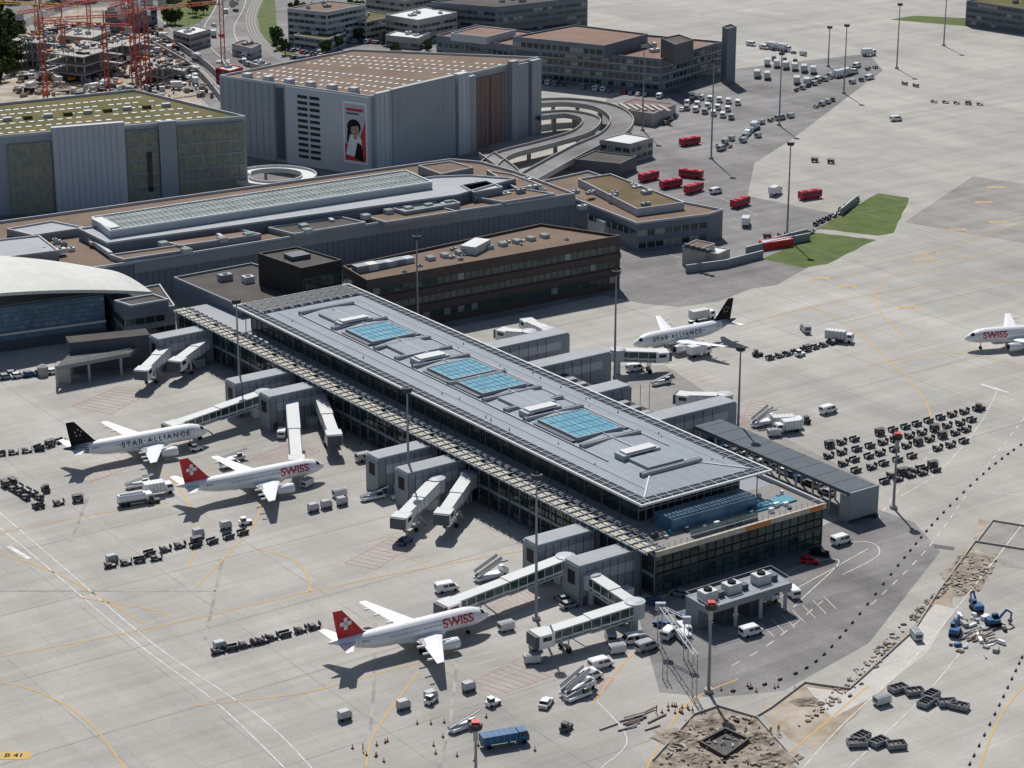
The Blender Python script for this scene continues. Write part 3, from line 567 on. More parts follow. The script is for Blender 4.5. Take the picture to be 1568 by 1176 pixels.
# ---------- jet bridges ----------
def jet(px,z=5.4,w=3.0,gl=False,cab=True):
    b=MB();pts=[P(u,v,z) for u,v in px];bm_=white if not gl else glassg
    x,y=pts[0];b.cyl((x,y,0),(x,y,z-1.5),.8,.8,gpanL,10);b.cyl((x,y,z-1.6),(x,y,z+1.7),2.1,2.1,gpanL,14);b.cyl((x,y,z+1.7),(x,y,z+2.0),2.2,1.2,gpanL,14)
    for i in range(len(pts)-1):
        p,q=pts[i],pts[i+1];L=hypot(q[0]-p[0],q[1]-p[1]);d=((q[0]-p[0])/L,(q[1]-p[1])/L);n=(-d[1],d[0])
        seg=[(0,.55,w,2.9),(.52,1,w-.35,2.55)] if L>12 else [(0,1,w,2.8)]
        for f0,f1,ww,hh in seg:
            a=(p[0]+(q[0]-p[0])*f0,p[1]+(q[1]-p[1])*f0);c=(p[0]+(q[0]-p[0])*f1,p[1]+(q[1]-p[1])*f1)
            za=z-f0*.9;zc=z-f1*.9
            b.beam((*a,za),(*c,zc),ww,hh*.86,bm_);b.beam((*a,za+hh/2),(*c,zc+hh/2),ww+.12,.3,lgrey);b.beam((*a,za-hh/2),(*c,zc-hh/2),ww+.14,.4,gpanL if gl else gpan)
            m=max(2,int(L*(f1-f0)/2.2))
            for k in range(m+1):
                t=k/m;xx=a[0]+(c[0]-a[0])*t;yy=a[1]+(c[1]-a[1])*t;z_=za+(zc-za)*t
                for s in(-1,1):b.beam((xx+s*n[0]*(ww/2+.06),yy+s*n[1]*(ww/2+.06),z_-hh*.45),(xx+s*n[0]*(ww/2+.06),yy+s*n[1]*(ww/2+.06),z_+hh*.45),.16,.16,lgrey)
                if gl and k<m:
                    t2=(k+1)/m;x2=a[0]+(c[0]-a[0])*t2;y2=a[1]+(c[1]-a[1])*t2
                    for s in(-1,1):b.beam((xx+s*n[0]*(ww/2+.05),yy+s*n[1]*(ww/2+.05),z_-hh*.25),(x2+s*n[0]*(ww/2+.05),y2+s*n[1]*(ww/2+.05),z_-hh*.25),.08,.5,lgrey)
        ze=z-.9
        f=.8;x=p[0]+(q[0]-p[0])*f;y=p[1]+(q[1]-p[1])*f
        for s in(-1,1):
            b.beam((x+n[0]*s*1.3,y+n[1]*s*1.3,.8),(x+n[0]*s*1.3,y+n[1]*s*1.3,ze-1),.35,.35,lgrey);b.cyl((x+n[0]*s*1.7,y+n[1]*s*1.7,.6),(x+n[0]*s*1.1,y+n[1]*s*1.1,.6),.6,.6,blk,12)
        b.beam((x-n[0]*1.7,y-n[1]*1.7,1.1),(x+n[0]*1.7,y+n[1]*1.7,1.1),.7,.5,gpan)
        b.beam((x+n[0]*1.9,y+n[1]*1.9,ze-.5),(x+n[0]*1.9-d[0]*4,y+n[1]*1.9-d[1]*4,.3),.9,.2,steel)
    x,y=pts[-1];ang=atan2(d[1],d[0])
    if cab:
        b.obox(x+d[0]*1.2,y+d[1]*1.2,3.6,3.9,ang,ze-1.5,ze+1.4,white,lgrey);b.obox(x+d[0]*3.4,y+d[1]*3.4,.8,3.5,ang,ze-1.2,ze+1.3,gpanD)
        b.obox(x+d[0]*1.2,y+d[1]*1.2,2,4.0,ang,ze,ze+.9,glassv)
    b.out('jet_bridge')
jet([(262,530),(222,564)]);jet([(325,518),(275,550)]);jet([(404,608),(272,648)],gl=True);jet([(447,618),(454,700)]);jet([(490,612),(510,662)])
jet([(668,742),(618,788)]);jet([(718,735),(682,782)]);jet([(866,862),(694,922)],gl=True);jet([(905,888),(972,926)],cab=False,gl=True);jet([(972,932),(838,968)],z=5,gl=True)
jet([(840,512),(812,494)]);jet([(810,515),(778,508)]);jet([(946,543),(1006,540)],gl=True);jet([(1110,612),(1055,606)])
# ---------- freestanding platform & gantry ----------
b=MB();p=[P(1050,912,6),P(1085,932,6),P(1213,892,6),P(1180,872,6)];b.prism(p,4.6,6,gpan,gpan)
for i in range(4):b.beam((*p[i],6.9),(*p[(i+1)%4],6.9),.08,.08,steel)
for s in range(4):
    for t in(.06,.94):
        x,y=bil([p[0],p[3],p[2],p[1]],.04+s*.3,t);b.box(x-.35,x+.35,y-.35,y+.35,0,4.6,gpanL)
for f in(.12,.4,.75):
    x,y=bil([p[0],p[3],p[2],p[1]],f,.5);b.obox(x,y,3.5,2.6,TA,6,8,lgrey);b.cyl((x,y,8),(x,y,8.4),.9,.9,blk,12);b.obox(x+2.6,y+1.4,1.4,1.6,TA,6,7.2,gpanD)
b.obox(*P(1068,935,3),3,4,TA,0,5.5,gpan)
for f in(.3,.6):x,y=bil([p[0],p[3],p[2],p[1]],f,.5);b.obox(x,y,2.5,4,TA,0,4.59,gpanD)
b.out('ventilation_platform')
b=MB();L4=[P(1010,990),P(1063,1068),P(1018,1040),P(1050,1010)]
def lat(p,q,z0,z1,n,w=.9):
    for s in(-w/2,w/2):b.beam((p[0]+s,p[1],z0),(q[0]+s,q[1],z1),.16,.16,steel)
    for k in range(n):
        t0,t1=k/n,(k+1)/n;s=1 if k%2 else -1
        b.beam((p[0]+(q[0]-p[0])*t0+s*w/2,p[1]+(q[1]-p[1])*t0,z0+(z1-z0)*t0),(p[0]+(q[0]-p[0])*t1-s*w/2,p[1]+(q[1]-p[1])*t1,z0+(z1-z0)*t1),.08,.08,steel)
for q in L4[:2]:lat(q,q,0,9,7)
lat(L4[3],L4[3],0,9,7);lat(L4[2],L4[2],0,5,5)
lat(L4[0],L4[1],9,9,10);lat(L4[0],L4[3],8.9,8.9,5);b.box(L4[0][0]-1,L4[0][0]+1,L4[0][1]-.4,L4[0][1]+.4,8,9.6,gpanL);b.box(L4[3][0]-.8,L4[3][0]+.8,L4[3][1]-.4,L4[3][1]+.4,7.8,9.3,gpanL)
b.out('docking_guidance_gantry')
# ---------- ramps ----------
def ramp(px,w,z0,z1,name='elevated_ramp'):
    b=MB();pp=cr([(*P(u,v,z0+(z1-z0)*i/(len(px)-1)),z0+(z1-z0)*i/(len(px)-1)) for i,(u,v) in enumerate(px)],8)
    l,r=sides([p[:2] for p in pp],w);n=len(pp)
    for i in range(n-1):
        za,zb=pp[i][2],pp[i+1][2]
        v=[(*l[i],za),(*r[i],za),(*r[i+1],zb),(*l[i+1],zb)];b.add(v,[(0,1,2,3)],asph)
        b.add([(x,y,z-1.1) for x,y,z in v],[(3,2,1,0)],wconc)
        for a,c in((l[i],l[i+1]),(r[i],r[i+1])):b.beam((*a,za-.1),(*c,zb-.1),.35,2,wconc)
        if i%5==0 and za>2.5:b.box(pp[i][0]-.8,pp[i][0]+.8,pp[i][1]-.8,pp[i][1]+.8,0,za-1.1,wconc)
    b.out(name)
ramp([(815,158),(870,156),(925,164),(952,183),(938,206),(895,226),(850,250),(800,278)],9,9,3)
ramp([(820,178),(868,174),(905,184),(890,203),(835,220),(770,238),(740,262)],7,7,4)
ramp([(745,236),(780,262),(790,285)],6,5,3)
b=MB();x,y=P(422,272,5)
ring=[(x+12*cos(a*pi/16),y+11*sin(a*pi/16)) for a in range(-15,15)]
l,r=sides(ring,5)
for i in range(len(ring)-1):
    z=5.+i*.03;b.add([(*l[i],z),(*r[i],z),(*r[i+1],z+.03),(*l[i+1],z+.03)],[(0,1,2,3)],lgrey)
    for a,c in((l[i],l[i+1]),(r[i],r[i+1])):b.beam((*a,z),(*c,z),.3,1.6,lgrey)
    if i%5==0:b.box(ring[i][0]-.5,ring[i][0]+.5,ring[i][1]-.5,ring[i][1]+.5,0,4,wconc)
b.out('spiral_ramp')
# ---------- airliner ----------
def plane(name,loc,hd,star,lbl,sx=1.):
    b=MB();n=24
    st=[(0,.06,3.35),(.3,.5,3.38),(.8,.82,3.45),(1.5,1.15,3.56),(2.5,1.52,3.7),(3.9,1.83,3.83),(5.5,1.97,3.92),(8,2,3.95),(24,2,3.95),(27.5,1.87,4.08),(30.5,1.52,4.38),(33.5,1.0,4.82),(36,.5,5.2),(37.5,.22,5.35)]
    rings=[[(-d,r*cos(2*pi*i/n),zc+r*1.03*sin(2*pi*i/n)) for i in range(n)] for d,r,zc in st]
    def pick(k,i):
        if k==3 and i in(2,3,4,7,8,9):return glassv
    b.loft(rings,white,True,True,pick)
    b.loft([[(-d,r*cos(2*pi*i/12),2.4+hh*sin(2*pi*i/12)) for i in range(12)] for d,r,hh in((10,.3,.2),(11.5,1.9,.75),(15,2.25,.95),(19,2.2,.9),(21.5,1.5,.5),(22.5,.3,.2))],white)
    af=[(0,0),(.04,.4),(.25,1),(.55,.75),(1,.05),(.55,-.55),(.25,-.6),(.04,-.3)]
    def surf(secs,m,vert=False):
        rr=[]
        for y,d,c,z,t in secs:
            rr.append([(-(d+c*px),(y if not vert else 0)+(t*pz/2 if vert else 0),z+(0 if vert else t*pz/2)) for px,pz in af])
        b.loft(rr,m)
    tail=(blk if star else redp)
    for s in(-1,1):
        surf([(s*1.2,11.8,7.4,2.75,.85),(s*6.4,14.8,4.3,3.15,.55),(s*16.6,20.2,1.6,4.2,.2)],white)
        surf([(s*.5,31.6,4.0,4.85,.35),(s*6.1,35.1,1.5,5.45,.14)],white)
        ey=s*5.75
        er=[(10.6,.98),(10.8,1.1),(12,1.2),(13.5,1.12),(15,.85),(15.2,.55),(16.2,.3)]
        b.loft([[(-d,ey+r*cos(2*pi*i/16),1.85+r*sin(2*pi*i/16)) for i in range(16)] for d,r in er],white,pick=lambda k,i:silv if k in(0,) else (dgrey if k>=4 else None))
        b.cyl((-10.57,ey,1.85),(-10.59,ey,1.85),.88,.88,blk,16)
        b.box(-17.5,-12.2,ey-.16,ey+.16,2.5,3.1,white)
        b.add([(-(17.3),s*2.6,3.2),(-(18.6),s*2.6,3.1),(-(19.3),s*6.4,3.42),(-(18.6),s*6.4,3.5)],[(0,1,2,3)],silv)
        b.beam((-18,s*3.8,2.8),(-18,s*3.8,.5),.25,.25,silv)
        for w in(-.45,.45):b.cyl((-18,s*3.8+w-.17,.58),(-18,s*3.8+w+.17,.58),.58,.58,blk,14)
        for f in(.35,.6,.8):
            yy=s*(1.2+15.4*f);b.beam((-(17.2+5*f),yy,3-.1+f*1.1),(-(19.6+3.4*f),yy,2.95+f*1.1),.3,.35,white)
    b.beam((-5,0,2.2),(-5,0,.4),.2,.2,silv)
    for w in(-.25,.25):b.cyl((-5,w-.1,.4),(-5,w+.1,.4),.4,.4,blk,12)
    surf([(0,27.8,7.6,5.55,.35),(0,29.6,6.0,6.3,.42),(0,34.4,2.1,11.75,.2)],tail,True)
    if star:b.loft([[(-d,(r+.012)*cos(pi*i/8),zc+(r+.012)*1.03*sin(pi*i/8)) for i in range(16)] for d,r,zc in((31.5,1.35,4.52),(33.5,1.0,4.82),(36,.5,5.2),(37.4,.24,5.34))],dgrey)
    for k in range(44):
        d=6.3+k*.56
        r=2 if d<24 else 2-(d-24)*.06;zc=3.95 if d<24 else 3.95+(d-24)*.045
        for s in(-1,1):
            yy=s*(sqrt(r*r-.45**2)+.02);b.add([(-d,yy,zc+.3),(-d-.26,yy,zc+.3),(-d-.26,yy-s*.06,zc+.66),(-d,yy-s*.06,zc+.66)],[(0,1,2,3)],glassv)
    for d in(4.7,30.6):
        for s in(-1,1):
            yy=s*(1.93 if d<9 else 1.52);b.box(-d-.04,-d,min(yy,yy+s*.03),max(yy,yy+s*.03),3.6,5.2,gpan);b.box(-d-.9,-d-.86,min(yy,yy+s*.03),max(yy,yy+s*.03),3.6,5.2,gpan)
    if not star:
        for s in(-1,1):
            for x0,x1,z0,z1 in((-34.1,-33.3,7.5,10.1),(-35.0,-32.4,8.4,9.2)):
                b.box(x0,x1,s*.2 if s>0 else -.26,.26 if s>0 else s*.2,z0,z1+(.002 if z0>8 else 0),white)
    else:
        for s in(-1,1):
            for k in range(5):a=pi/2+k*2*pi/5;x,z=-33.6+.8*cos(a),8.8+.8*sin(a);b.box(x-.16,x+.16,.2 if s>0 else -.25,.25 if s>0 else -.2,z-.16,z+.16,silv)
    e=bpy.data.objects.new(name,None);col.objects.link(e);e.location=(*loc,0);e.rotation_euler=(0,0,hd);e.scale=(sx,1,1)
    inst(b.mesh('fuselage_and_wings'),'fuselage_and_wings',parent=e)
    for s in(-1,1):
        me=text('STAR ALLIANCE' if lbl=='star' else 'SWISS',1.75 if lbl=='star' else 2.5,dgrey if lbl=='star' else redp,sx=1.1,space=1.35 if lbl=='star' else 1.0)
        bm=bmesh.new();bm.from_mesh(me)
        for k in range(-6,7):
            bmesh.ops.bisect_plane(bm,geom=bm.verts[:]+bm.edges[:]+bm.faces[:],plane_co=(0,k*.2,0),plane_no=(0,1,0))
        cx=-14.5 if lbl=='star' else -8.4;zc0=4.25 if lbl=='star' else 4.35
        for v in bm.verts:
            z=zc0+v.co.y;d=z-3.95;x=cx+(v.co.x if s<0 else -v.co.x)
            rr=2.0 if -x>6 else 1.95
            v.co=Vector((x,s*(sqrt(max(.1,rr*rr-d*d))+.05),z))
        bm.to_mesh(me);bm.free();inst(me,'airline_title',parent=e)
plane('passenger_airliner',P(748,940,3.3),radians(30.5),False,'swiss',.96)
plane('passenger_airliner',P(496,713,3.3),radians(30),False,'swiss')
plane('passenger_airliner',P(319,659,3.3),radians(30),True,'star')
plane('passenger_airliner',P(970,528,3.3),radians(211),True,'star',.93)
plane('passenger_airliner',P(1477,519,3.3),radians(194),False,'swiss')
# ---------- masts ----------
def mast(u,v0,v1,red=False):
    h=HG(u,v0,v1);b=MB();b.cyl((0,0,0),(0,0,.8),.9,.9,wconc,10);b.cyl((0,0,.8),(0,0,h-1),.36,.18,gpan,8)
    b.cyl((0,0,h-1.6),(0,0,h-1.4),1.1,1.1,steelD,10)
    for k in range(6):
        a=-pi/2+(k-2.5)*.55;b.obox(.95*cos(a),.95*sin(a),.45,.6,a,h-1.3,h-.5,steelD)
    b.cyl((0,0,h-.9),(0,0,h),.1,.05,steel,6)
    if red:b.box(-.7,.7,-.7,.7,h-1.1,h-.1,redp);b.box(-.4,.4,-.4,.4,h-3.8,h-1.7,wconc)
    b.out('floodlight_mast',(*P(u,v0),0))
for m in((1205,365,215),(1292,143,35),(1373,105,3),(1445,70,-28),(1089,243,88),(984,200,70),(1193,192,78),(1268,102,38),(368,618,455),(640,520,358),(941,590,411),(1129,690,527),(626,765,590),(821,948,722),(560,-20,-110)):mast(*m)
for m in((1085,1060,920),(1368,778,662),(729,1247,1103)):mast(*m,red=True)
# ---------- cranes ----------
def crane(u,v,h,hd,jl,m=craner):
    b=MB();w=1.7
    def truss(p,q,w,n):
        p=Vector(p);q=Vector(q);d=(q-p).normalized();up=Vector((0,0,1)) if abs(d.z)<.9 else Vector((1,0,0));x=d.cross(up)*w/2;y=x.cross(d).normalized()*w/2
        cs=[x+y,x-y,-x-y,-x+y]
        for c in cs:b.beam(p+c,q+c,.24,.24,m)
        for k in range(n):
            for j in range(4):b.beam(p+(q-p)*k/n+cs[j],p+(q-p)*(k+1)/n+cs[(j+1)%4],.13,.13,m)
    truss((0,0,0),(0,0,h),w,int(h/2.4));c,s=cos(hd),sin(hd)
    truss((c*1,s*1,h),(c*jl,s*jl,h),1.1,int(jl/2.4));truss((0,0,h),(-c*12,-s*12,h),1.1,4);b.box(-c*11-1.5,-c*11+1.5,-s*11-1,-s*11+1,h-3,h-.5,wconc)
    b.beam((0,0,h),(0,0,h+6),.5,.5,m);b.beam((0,0,h+6),(c*jl*.7,s*jl*.7,h+.8),.12,.12,m);b.beam((0,0,h+6),(-c*11,-s*11,h+.8),.12,.12,m);b.box(.9,2.3,-.8,.8,h-2.4,h-.4,white)
    b.beam((c*jl*.6,s*jl*.6,h),(c*jl*.6,s*jl*.6,h*.4),.08,.08,steelD)
    b.box(-3,3,-3,3,0,.6,wconc);b.out('tower_crane',(*P(u,v),0))
crane(70,152,38,.9,34);crane(205,118,36,2.6,40);crane(215,150,42,3.3,30);crane(228,135,34,.6,34);crane(342,95,30,2.2,34);crane(60,85,24,2.9,26,yell);crane(138,60,20,.2,30);crane(192,75,22,1.2,26);crane(100,110,24,.3,30);crane(165,145,30,2.9,32)
def clutter(name,px,n,ms,lo=.5,hi=5,hz=2.):
    b=MB()
    for k in range(n):
        s,t=R.random(),R.random();x,y=bil([P(*p) for p in px],s,t);a=R.uniform(0,3)
        b.obox(x,y,R.uniform(lo,hi),R.uniform(lo*.6,hi*.5),a,0.03,R.uniform(.2,hz),R.choice(ms))
    b.out(name)
clutter('construction_materials',[(20,150),(330,150),(240,40),(60,40)],900,[wconc,dirt,dirt,orange,bwall,bwall,navy,rubble,lgrey,black,gpan],.4,4.5,2.6)
clutter('construction_materials',[(1000,1175),(1215,1175),(1150,1098),(1070,1098)],150,[wconc,dirt,bwall,rubble],.2,1.2,.5)
clutter('rubble_pile',[(1210,1120),(1300,1070),(1470,880),(1440,900)],170,[wconc,dirt,rubble,bwall],.2,1.3,.35)
clutter('rubble_pile',[(1440,915),(1500,905),(1530,855),(1470,850)],70,[wconc,dirt,rubble],.2,1.2,.35)
clutter('construction_materials',[(1440,1000),(1530,1010),(1550,950),(1460,935)],26,[wconc,navy,bwall,white,steel],.5,2.4,.9)
b=MB()
for qd,hs in(([(70,120),(130,128),(190,108),(130,100)],(0,4,8)),([(150,90),(200,96),(240,80),(190,74)],(0,4)),([(20,100),(60,105),(90,92),(50,87)],(0,4,8)),([(210,125),(250,132),(285,120),(245,112)],(0,4))):
    base=[P(*p) for p in qd]
    for z in hs:
        b.prism(base,z+3.2,z+3.6,wconc)
        for i in range(5):
            for j in range(3):x,y=bil(base,.05+i*.22,.08+j*.42);b.box(x-.3,x+.3,y-.3,y+.3,z,z+3.2,wconc)
    zt=hs[-1]+3.6
    for k in range(34):x,y=bil(base,R.uniform(.05,.95),R.uniform(.05,.95));b.obox(x,y,R.uniform(.6,3.5),R.uniform(.4,1.6),R.uniform(0,3),zt+.01,zt+R.uniform(.2,1.4),R.choice([orange,bwall,wconc,dirt,navy]))
    for s in range(9):
        for t in(0.01,.99):x,y=bil(base,s/8,t);b.beam((x,y,zt),(x,y,zt+2.2),.12,.12,bwall)
b.out('building_under_construction')
b=MB()
for px in([(230,70),(300,112),(345,165)],[(250,60),(318,105),(362,155)]):
    q=cr([P(*p) for p in px]);
    for i in range(len(q)-1):b.beam((*q[i],1.5),(*q[i+1],1.5),.5,3,wconc)
b.out('retaining_wall')
b=MB()
c=[P(*p) for p in[(1072,1140),(1110,1162),(1146,1136),(1110,1120)]]
for i in range(4):b.beam((*c[i],.4),(*c[(i+1)%4],.4),.4,.8+.01*i,bwall)
b.out('excavation_shoring')
for px in([(1158,1098),(1180,1085),(1232,1046),(1300,1056),(1400,965),(1438,905),(1493,830),(1568,842)],[(1000,1165),(1062,1095),(1100,1082),(1160,1100),(1222,1170)],[(1496,830),(1520,798),(1568,806)]):
    b=MB();q=[P(*p) for p in px]
    for i in range(len(q)-1):b.beam((*q[i],.2),(*q[i+1],.2),.25,.4+.01*i,wconc)
    b.out('concrete_kerb_barrier')
def heap(u,v,r,h,m=rubble):
    b=MB();x,y=P(u,v);n=18;rings=[]
    for k in range(7):
        f=1-k/7;rings.append([(x+r*f*cos(2*pi*i/n)*R.uniform(.75,1.25),y+r*.7*f*sin(2*pi*i/n)*R.uniform(.75,1.25),.02+h*(1-f)*R.uniform(.75,1.15)) for i in range(n)])
    b.loft(rings,m,True,False);b.out('spoil_heap')
for a in((1040,1130,5,1.2),(1090,1108,5,1.),(1160,1130,4,1.2),(1185,1160,5,1.1),(1060,1160,4,.8),(1470,880,3,.8),(1235,1075,3,.6)):heap(*a)
for a in((150,110,12,4),(100,140,10,3),(260,130,9,3),(60,140,11,3)):heap(*a,dirt)
# ---------- vehicle prototypes ----------
def wheels(b,xs,w,r=.34):
    for x in xs:
        for s in(-1,1):b.cyl((x,s*(w/2-.2),r),(x,s*(w/2+.02),r),r,r,blk,10)
def car(m):
    b=MB();b.prof([(-2.1,.28),(-2.18,.8),(-1.95,.98),(1.0,.95),(1.95,.78),(2.15,.5),(2.1,.28)],1.78,m);b.prof([(-1.85,.96),(-1.45,1.4),(.3,1.43),(1.05,.94)],1.56,glassv)
    b.box(-1.4,.28,-.74,.74,1.41,1.47,m)
    for s in(-1,1):b.box(-.55,-.45,min(s*.76,s*.8),max(s*.76,s*.8),.95,1.43,m)
    b.box(2.1,2.17,-.7,.7,.5,.7,lgrey);b.box(-2.2,-2.15,-.8,.8,.6,.8,redp);wheels(b,(-1.3,1.35),1.8);return b.mesh('car')
def van(m):
    b=MB();b.prof([(-2.5,.38),(-2.55,1.95),(-2.4,2.1),(1.0,2.12),(1.3,2.02),(1.95,1.2),(2.5,1.0),(2.55,.38)],1.95,m)
    b.add([(1.33,-.85,1.98),(1.33,.85,1.98),(1.97,.88,1.23),(1.97,-.88,1.23)],[(0,1,2,3)],glassv)
    for s in(-1,1):
        y=s*.99
        b.add([(1.2,y,1.85),(.1,y,1.85),(.1,y,1.2),(1.75,y,1.2)],[(0,1,2,3)],glassv);b.add([(-.1,y,1.8),(-1.1,y,1.8),(-1.1,y,1.25),(-.1,y,1.25)],[(0,1,2,3)],glassv)
    b.box(-2.56,-2.551,-.8,.8,1.2,1.8,glassv);b.box(-2.2,.8,-.8,.8,2.12,2.16,m);wheels(b,(-1.5,1.6),1.98);return b.mesh('van')
def bus(m):
    b=MB();b.box(-4.4,4.4,-1.25,1.25,.4,2.9,m);b.box(-4.1,4.43,-1.28,1.28,1.5,2.35,glassv);b.box(-4.3,4.3,-1.1,1.1,2.9,3.0,m);b.box(-3,-1.6,-.7,.7,3.0,3.25,redb);b.box(1,2.5,-.7,.7,3.0,3.25,redb)
    for k in range(6):b.box(-4.1+k*1.6,-3.95+k*1.6,-1.3,1.3,1.49,2.36,m)
    wheels(b,(-2.6,2.8),2.5,.48);return b.mesh('bus')
def truck(m,boxm,L=7,bh=3.3):
    b=MB();b.prof([(L/2-2,.6),(L/2-2,2.6),(L/2-.4,2.65),(L/2,1.7),(L/2+.05,.6)],2.3,m);b.add([(L/2-.37,-1,2.5),(L/2-.37,1,2.5),(L/2+.02,1,1.75),(L/2+.02,-1,1.75)],[(0,1,2,3)],glassv)
    for s in(-1,1):b.add([(L/2-.5,s*1.16,2.4),(L/2-1.6,s*1.16,2.4),(L/2-1.6,s*1.16,1.7),(L/2-.15,s*1.16,1.7)],[(0,1,2,3)],glassv)
    b.box(-L/2,L/2-2.2,-1.25,1.25,1.0,bh,boxm);b.box(-L/2,L/2-2.2,-.5,.5,.6,1,dgrey)
    for k in range(6):x=-L/2+.3+k*(L-2.8)/5;b.box(x,x+.08,-1.28,1.28,1.02,bh+.03,gpan)
    wheels(b,(-L/2+1.3,L/2-1),2.3,.48);return b.mesh('truck')
def excav(m):
    b=MB()
    for s in(-1,1):b.prof([(-1.9,.15),(-2.1,.5),(-1.8,.85),(1.8,.85),(2.1,.5),(1.9,.15)],.55,blk,s*1.05)
    b.box(-1,1,-.6,.6,.5,1.0,dgrey);b.box(-2.2,1.2,-1.25,1.25,1.0,1.9,m);b.box(-2.2,-.6,-1.2,1.2,1.9,2.2,m);b.box(-.2,1.3,.25,1.2,1.9,2.9,glassv);b.box(-.25,1.35,.2,1.25,2.9,3.0,m)
    b.beam((.8,-.2,1.7),(3.2,-.2,3.9),.4,.5,m);b.beam((3.1,-.2,4.0),(4.8,-.2,2.9),.4,.45,m);b.beam((4.8,-.2,3.0),(4.7,-.2,1.0),.3,.35,m);b.beam((1.4,-.2,1.6),(2.8,-.2,3.2),.15,.15,steel)
    b.prof([(4.3,1.1),(5.0,1.2),(4.9,.4),(4.3,.2),(4.0,.6)],.9,dgrey,-.2);return b.mesh('excavator')
def tanker():
    b=MB();b.prof([(2.4,.6),(2.4,2.4),(3.8,2.45),(4.2,1.6),(4.2,.6)],2.3,white);b.add([(3.85,-1,2.35),(3.85,1,2.35),(4.22,1,1.65),(4.22,-1,1.65)],[(0,1,2,3)],glassv);b.cyl((-4.2,0,1.9),(2.2,0,1.9),1.05,1.05,white,14);b.box(-4.2,2.4,-1,1,.6,1.0,dgrey);b.box(-3.8,1.8,-.3,.3,2.94,3.05,steel);wheels(b,(-3.2,-2,3),2.3,.48);return b.mesh('fuel_tanker')
def cart(kind):
    b=MB();b.box(-1.25,1.25,-.7,.7,.45,.58,dgrey);wheels(b,(-.9,.9),1.3,.24);b.beam((1.25,0,.45),(1.9,0,.3),.07,.07,steel)
    if kind==0:
        for x in(-1.2,1.2):
            for y in(-.65,.65):b.beam((x,y,.6),(x,y,1.65),.06,.06,steelD)
        b.box(-1.27,1.27,-.72,.72,1.63,1.7,dgrey);b.box(-1.1,1.1,-.55,.55,.61,1.2,lug);b.box(-1.25,-1.2,-.7,.7,.6,1.62,dgrey)
    elif kind==1:
        b.box(-1.1,.2,-.6,.6,.59,1.0,lug);b.box(-1.25,-1.2,-.68,.68,.58,1.35,steelD);b.box(1.2,1.25,-.68,.68,.58,1.35,steelD);b.box(.3,1.1,-.6,.6,.581,.63,gpan)
    elif kind==2:
        b.prof([(-1.25,.6),(-1.25,2.0),(.7,2.0),(1.2,1.45),(1.2,.6)],1.4,silv);b.box(-1.05,.55,-.72,.72,.8,1.85,gpanL)
    else:
        b.box(-1.25,1.25,-.7,-.66,.58,1.05,steelD);b.box(-1.25,1.25,.66,.7,.58,1.05,steelD);b.box(-1.1,1.1,-.6,.6,.581,.62,gpan)
    return b.mesh('baggage_cart')
def tug(m):
    b=MB();b.prof([(-1.5,.3),(-1.5,1.0),(-.3,1.0),(.2,.95),(1.5,.85),(1.5,.3)],1.4,m);b.box(-1.0,.0,-.6,.6,1.0,1.75,glassv);b.box(-1.1,.1,-.65,.65,1.75,1.82,m);wheels(b,(-1,1),1.4,.33);return b.mesh('baggage_tractor')
def loader():
    b=MB();b.box(-3.4,2.4,-.9,.9,.35,.95,white);b.beam((-3.6,.3,1.1),(3.4,.3,2.4),.9,.22,steelD);b.beam((-3.6,-.2,1.2),(3.4,-.2,2.5),.06,.3,white);b.box(.4,1.6,-.9,-.25,.95,1.9,glassv);b.box(.35,1.65,-.92,-.24,1.9,1.98,white);wheels(b,(-2.3,1.7),1.7,.36);return b.mesh('belt_loader')
def gpu():
    b=MB();b.box(-1.6,1.6,-.9,.9,.4,1.9,lgrey);b.box(-1.62,1.62,-.7,.7,.8,1.5,gpanD);b.box(-1.4,1.4,-.7,.7,1.9,2.0,gpan);b.beam((1.6,0,.4),(2.6,0,.3),.1,.1,steel);wheels(b,(-1,1),1.7,.3);return b.mesh('ground_power_unit')
def stairs():
    b=MB();b.box(-4,2.5,-1.1,1.1,.4,1.0,white);b.beam((-3.8,0,1.2),(2.2,0,3.6),1.6,.3,gpan)
    for s in(-1,1):b.beam((-3.8,s*.9,2.1),(2.2,s*.9,4.5),.08,.9,lgrey)
    b.box(2.2,3.8,-.95,.95,3.3,3.6,gpan);b.prof([(2.5,.4),(2.5,2.1),(3.5,2.1),(4,1.4),(4,.4)],1.9,white);wheels(b,(-2.6,3),2,.4);return b.mesh('passenger_stairs')
PR={'car':[car(m) for m in(white,silv,dgrey,white,navy,gpan,blk,silv)]+[car(redp)],'van':[van(white),van(white),van(silv),van(white)],'bus':[bus(redb)],'truck':[truck(white,white),truck(white,lgrey,8)],'btruck':[truck(navy,navy,9,2.6)],'exc':[excav(navy)],'exo':[excav(orange)],'tanker':[tanker()],'cart':[cart(k) for k in(0,1,3,1,3,1)],'uld':[cart(2)],'tug':[tug(white),tug(dgrey)],'loader':[loader()],'gpu':[gpu()],'stairs':[stairs()]}
NM={'car':'parked_car','van':'parked_van','bus':'apron_bus','truck':'box_truck','btruck':'flatbed_truck','exc':'excavator','exo':'excavator','tanker':'fuel_tanker','cart':'baggage_cart','uld':'baggage_container','tug':'baggage_tractor','loader':'belt_loader','gpu':'ground_power_unit','stairs':'passenger_stairs'}
def put(k,u,v,hd,sc_=1):
    inst(R.choice(PR[k]),NM[k],(*P(u,v),.04),radians(hd),scale=sc_)
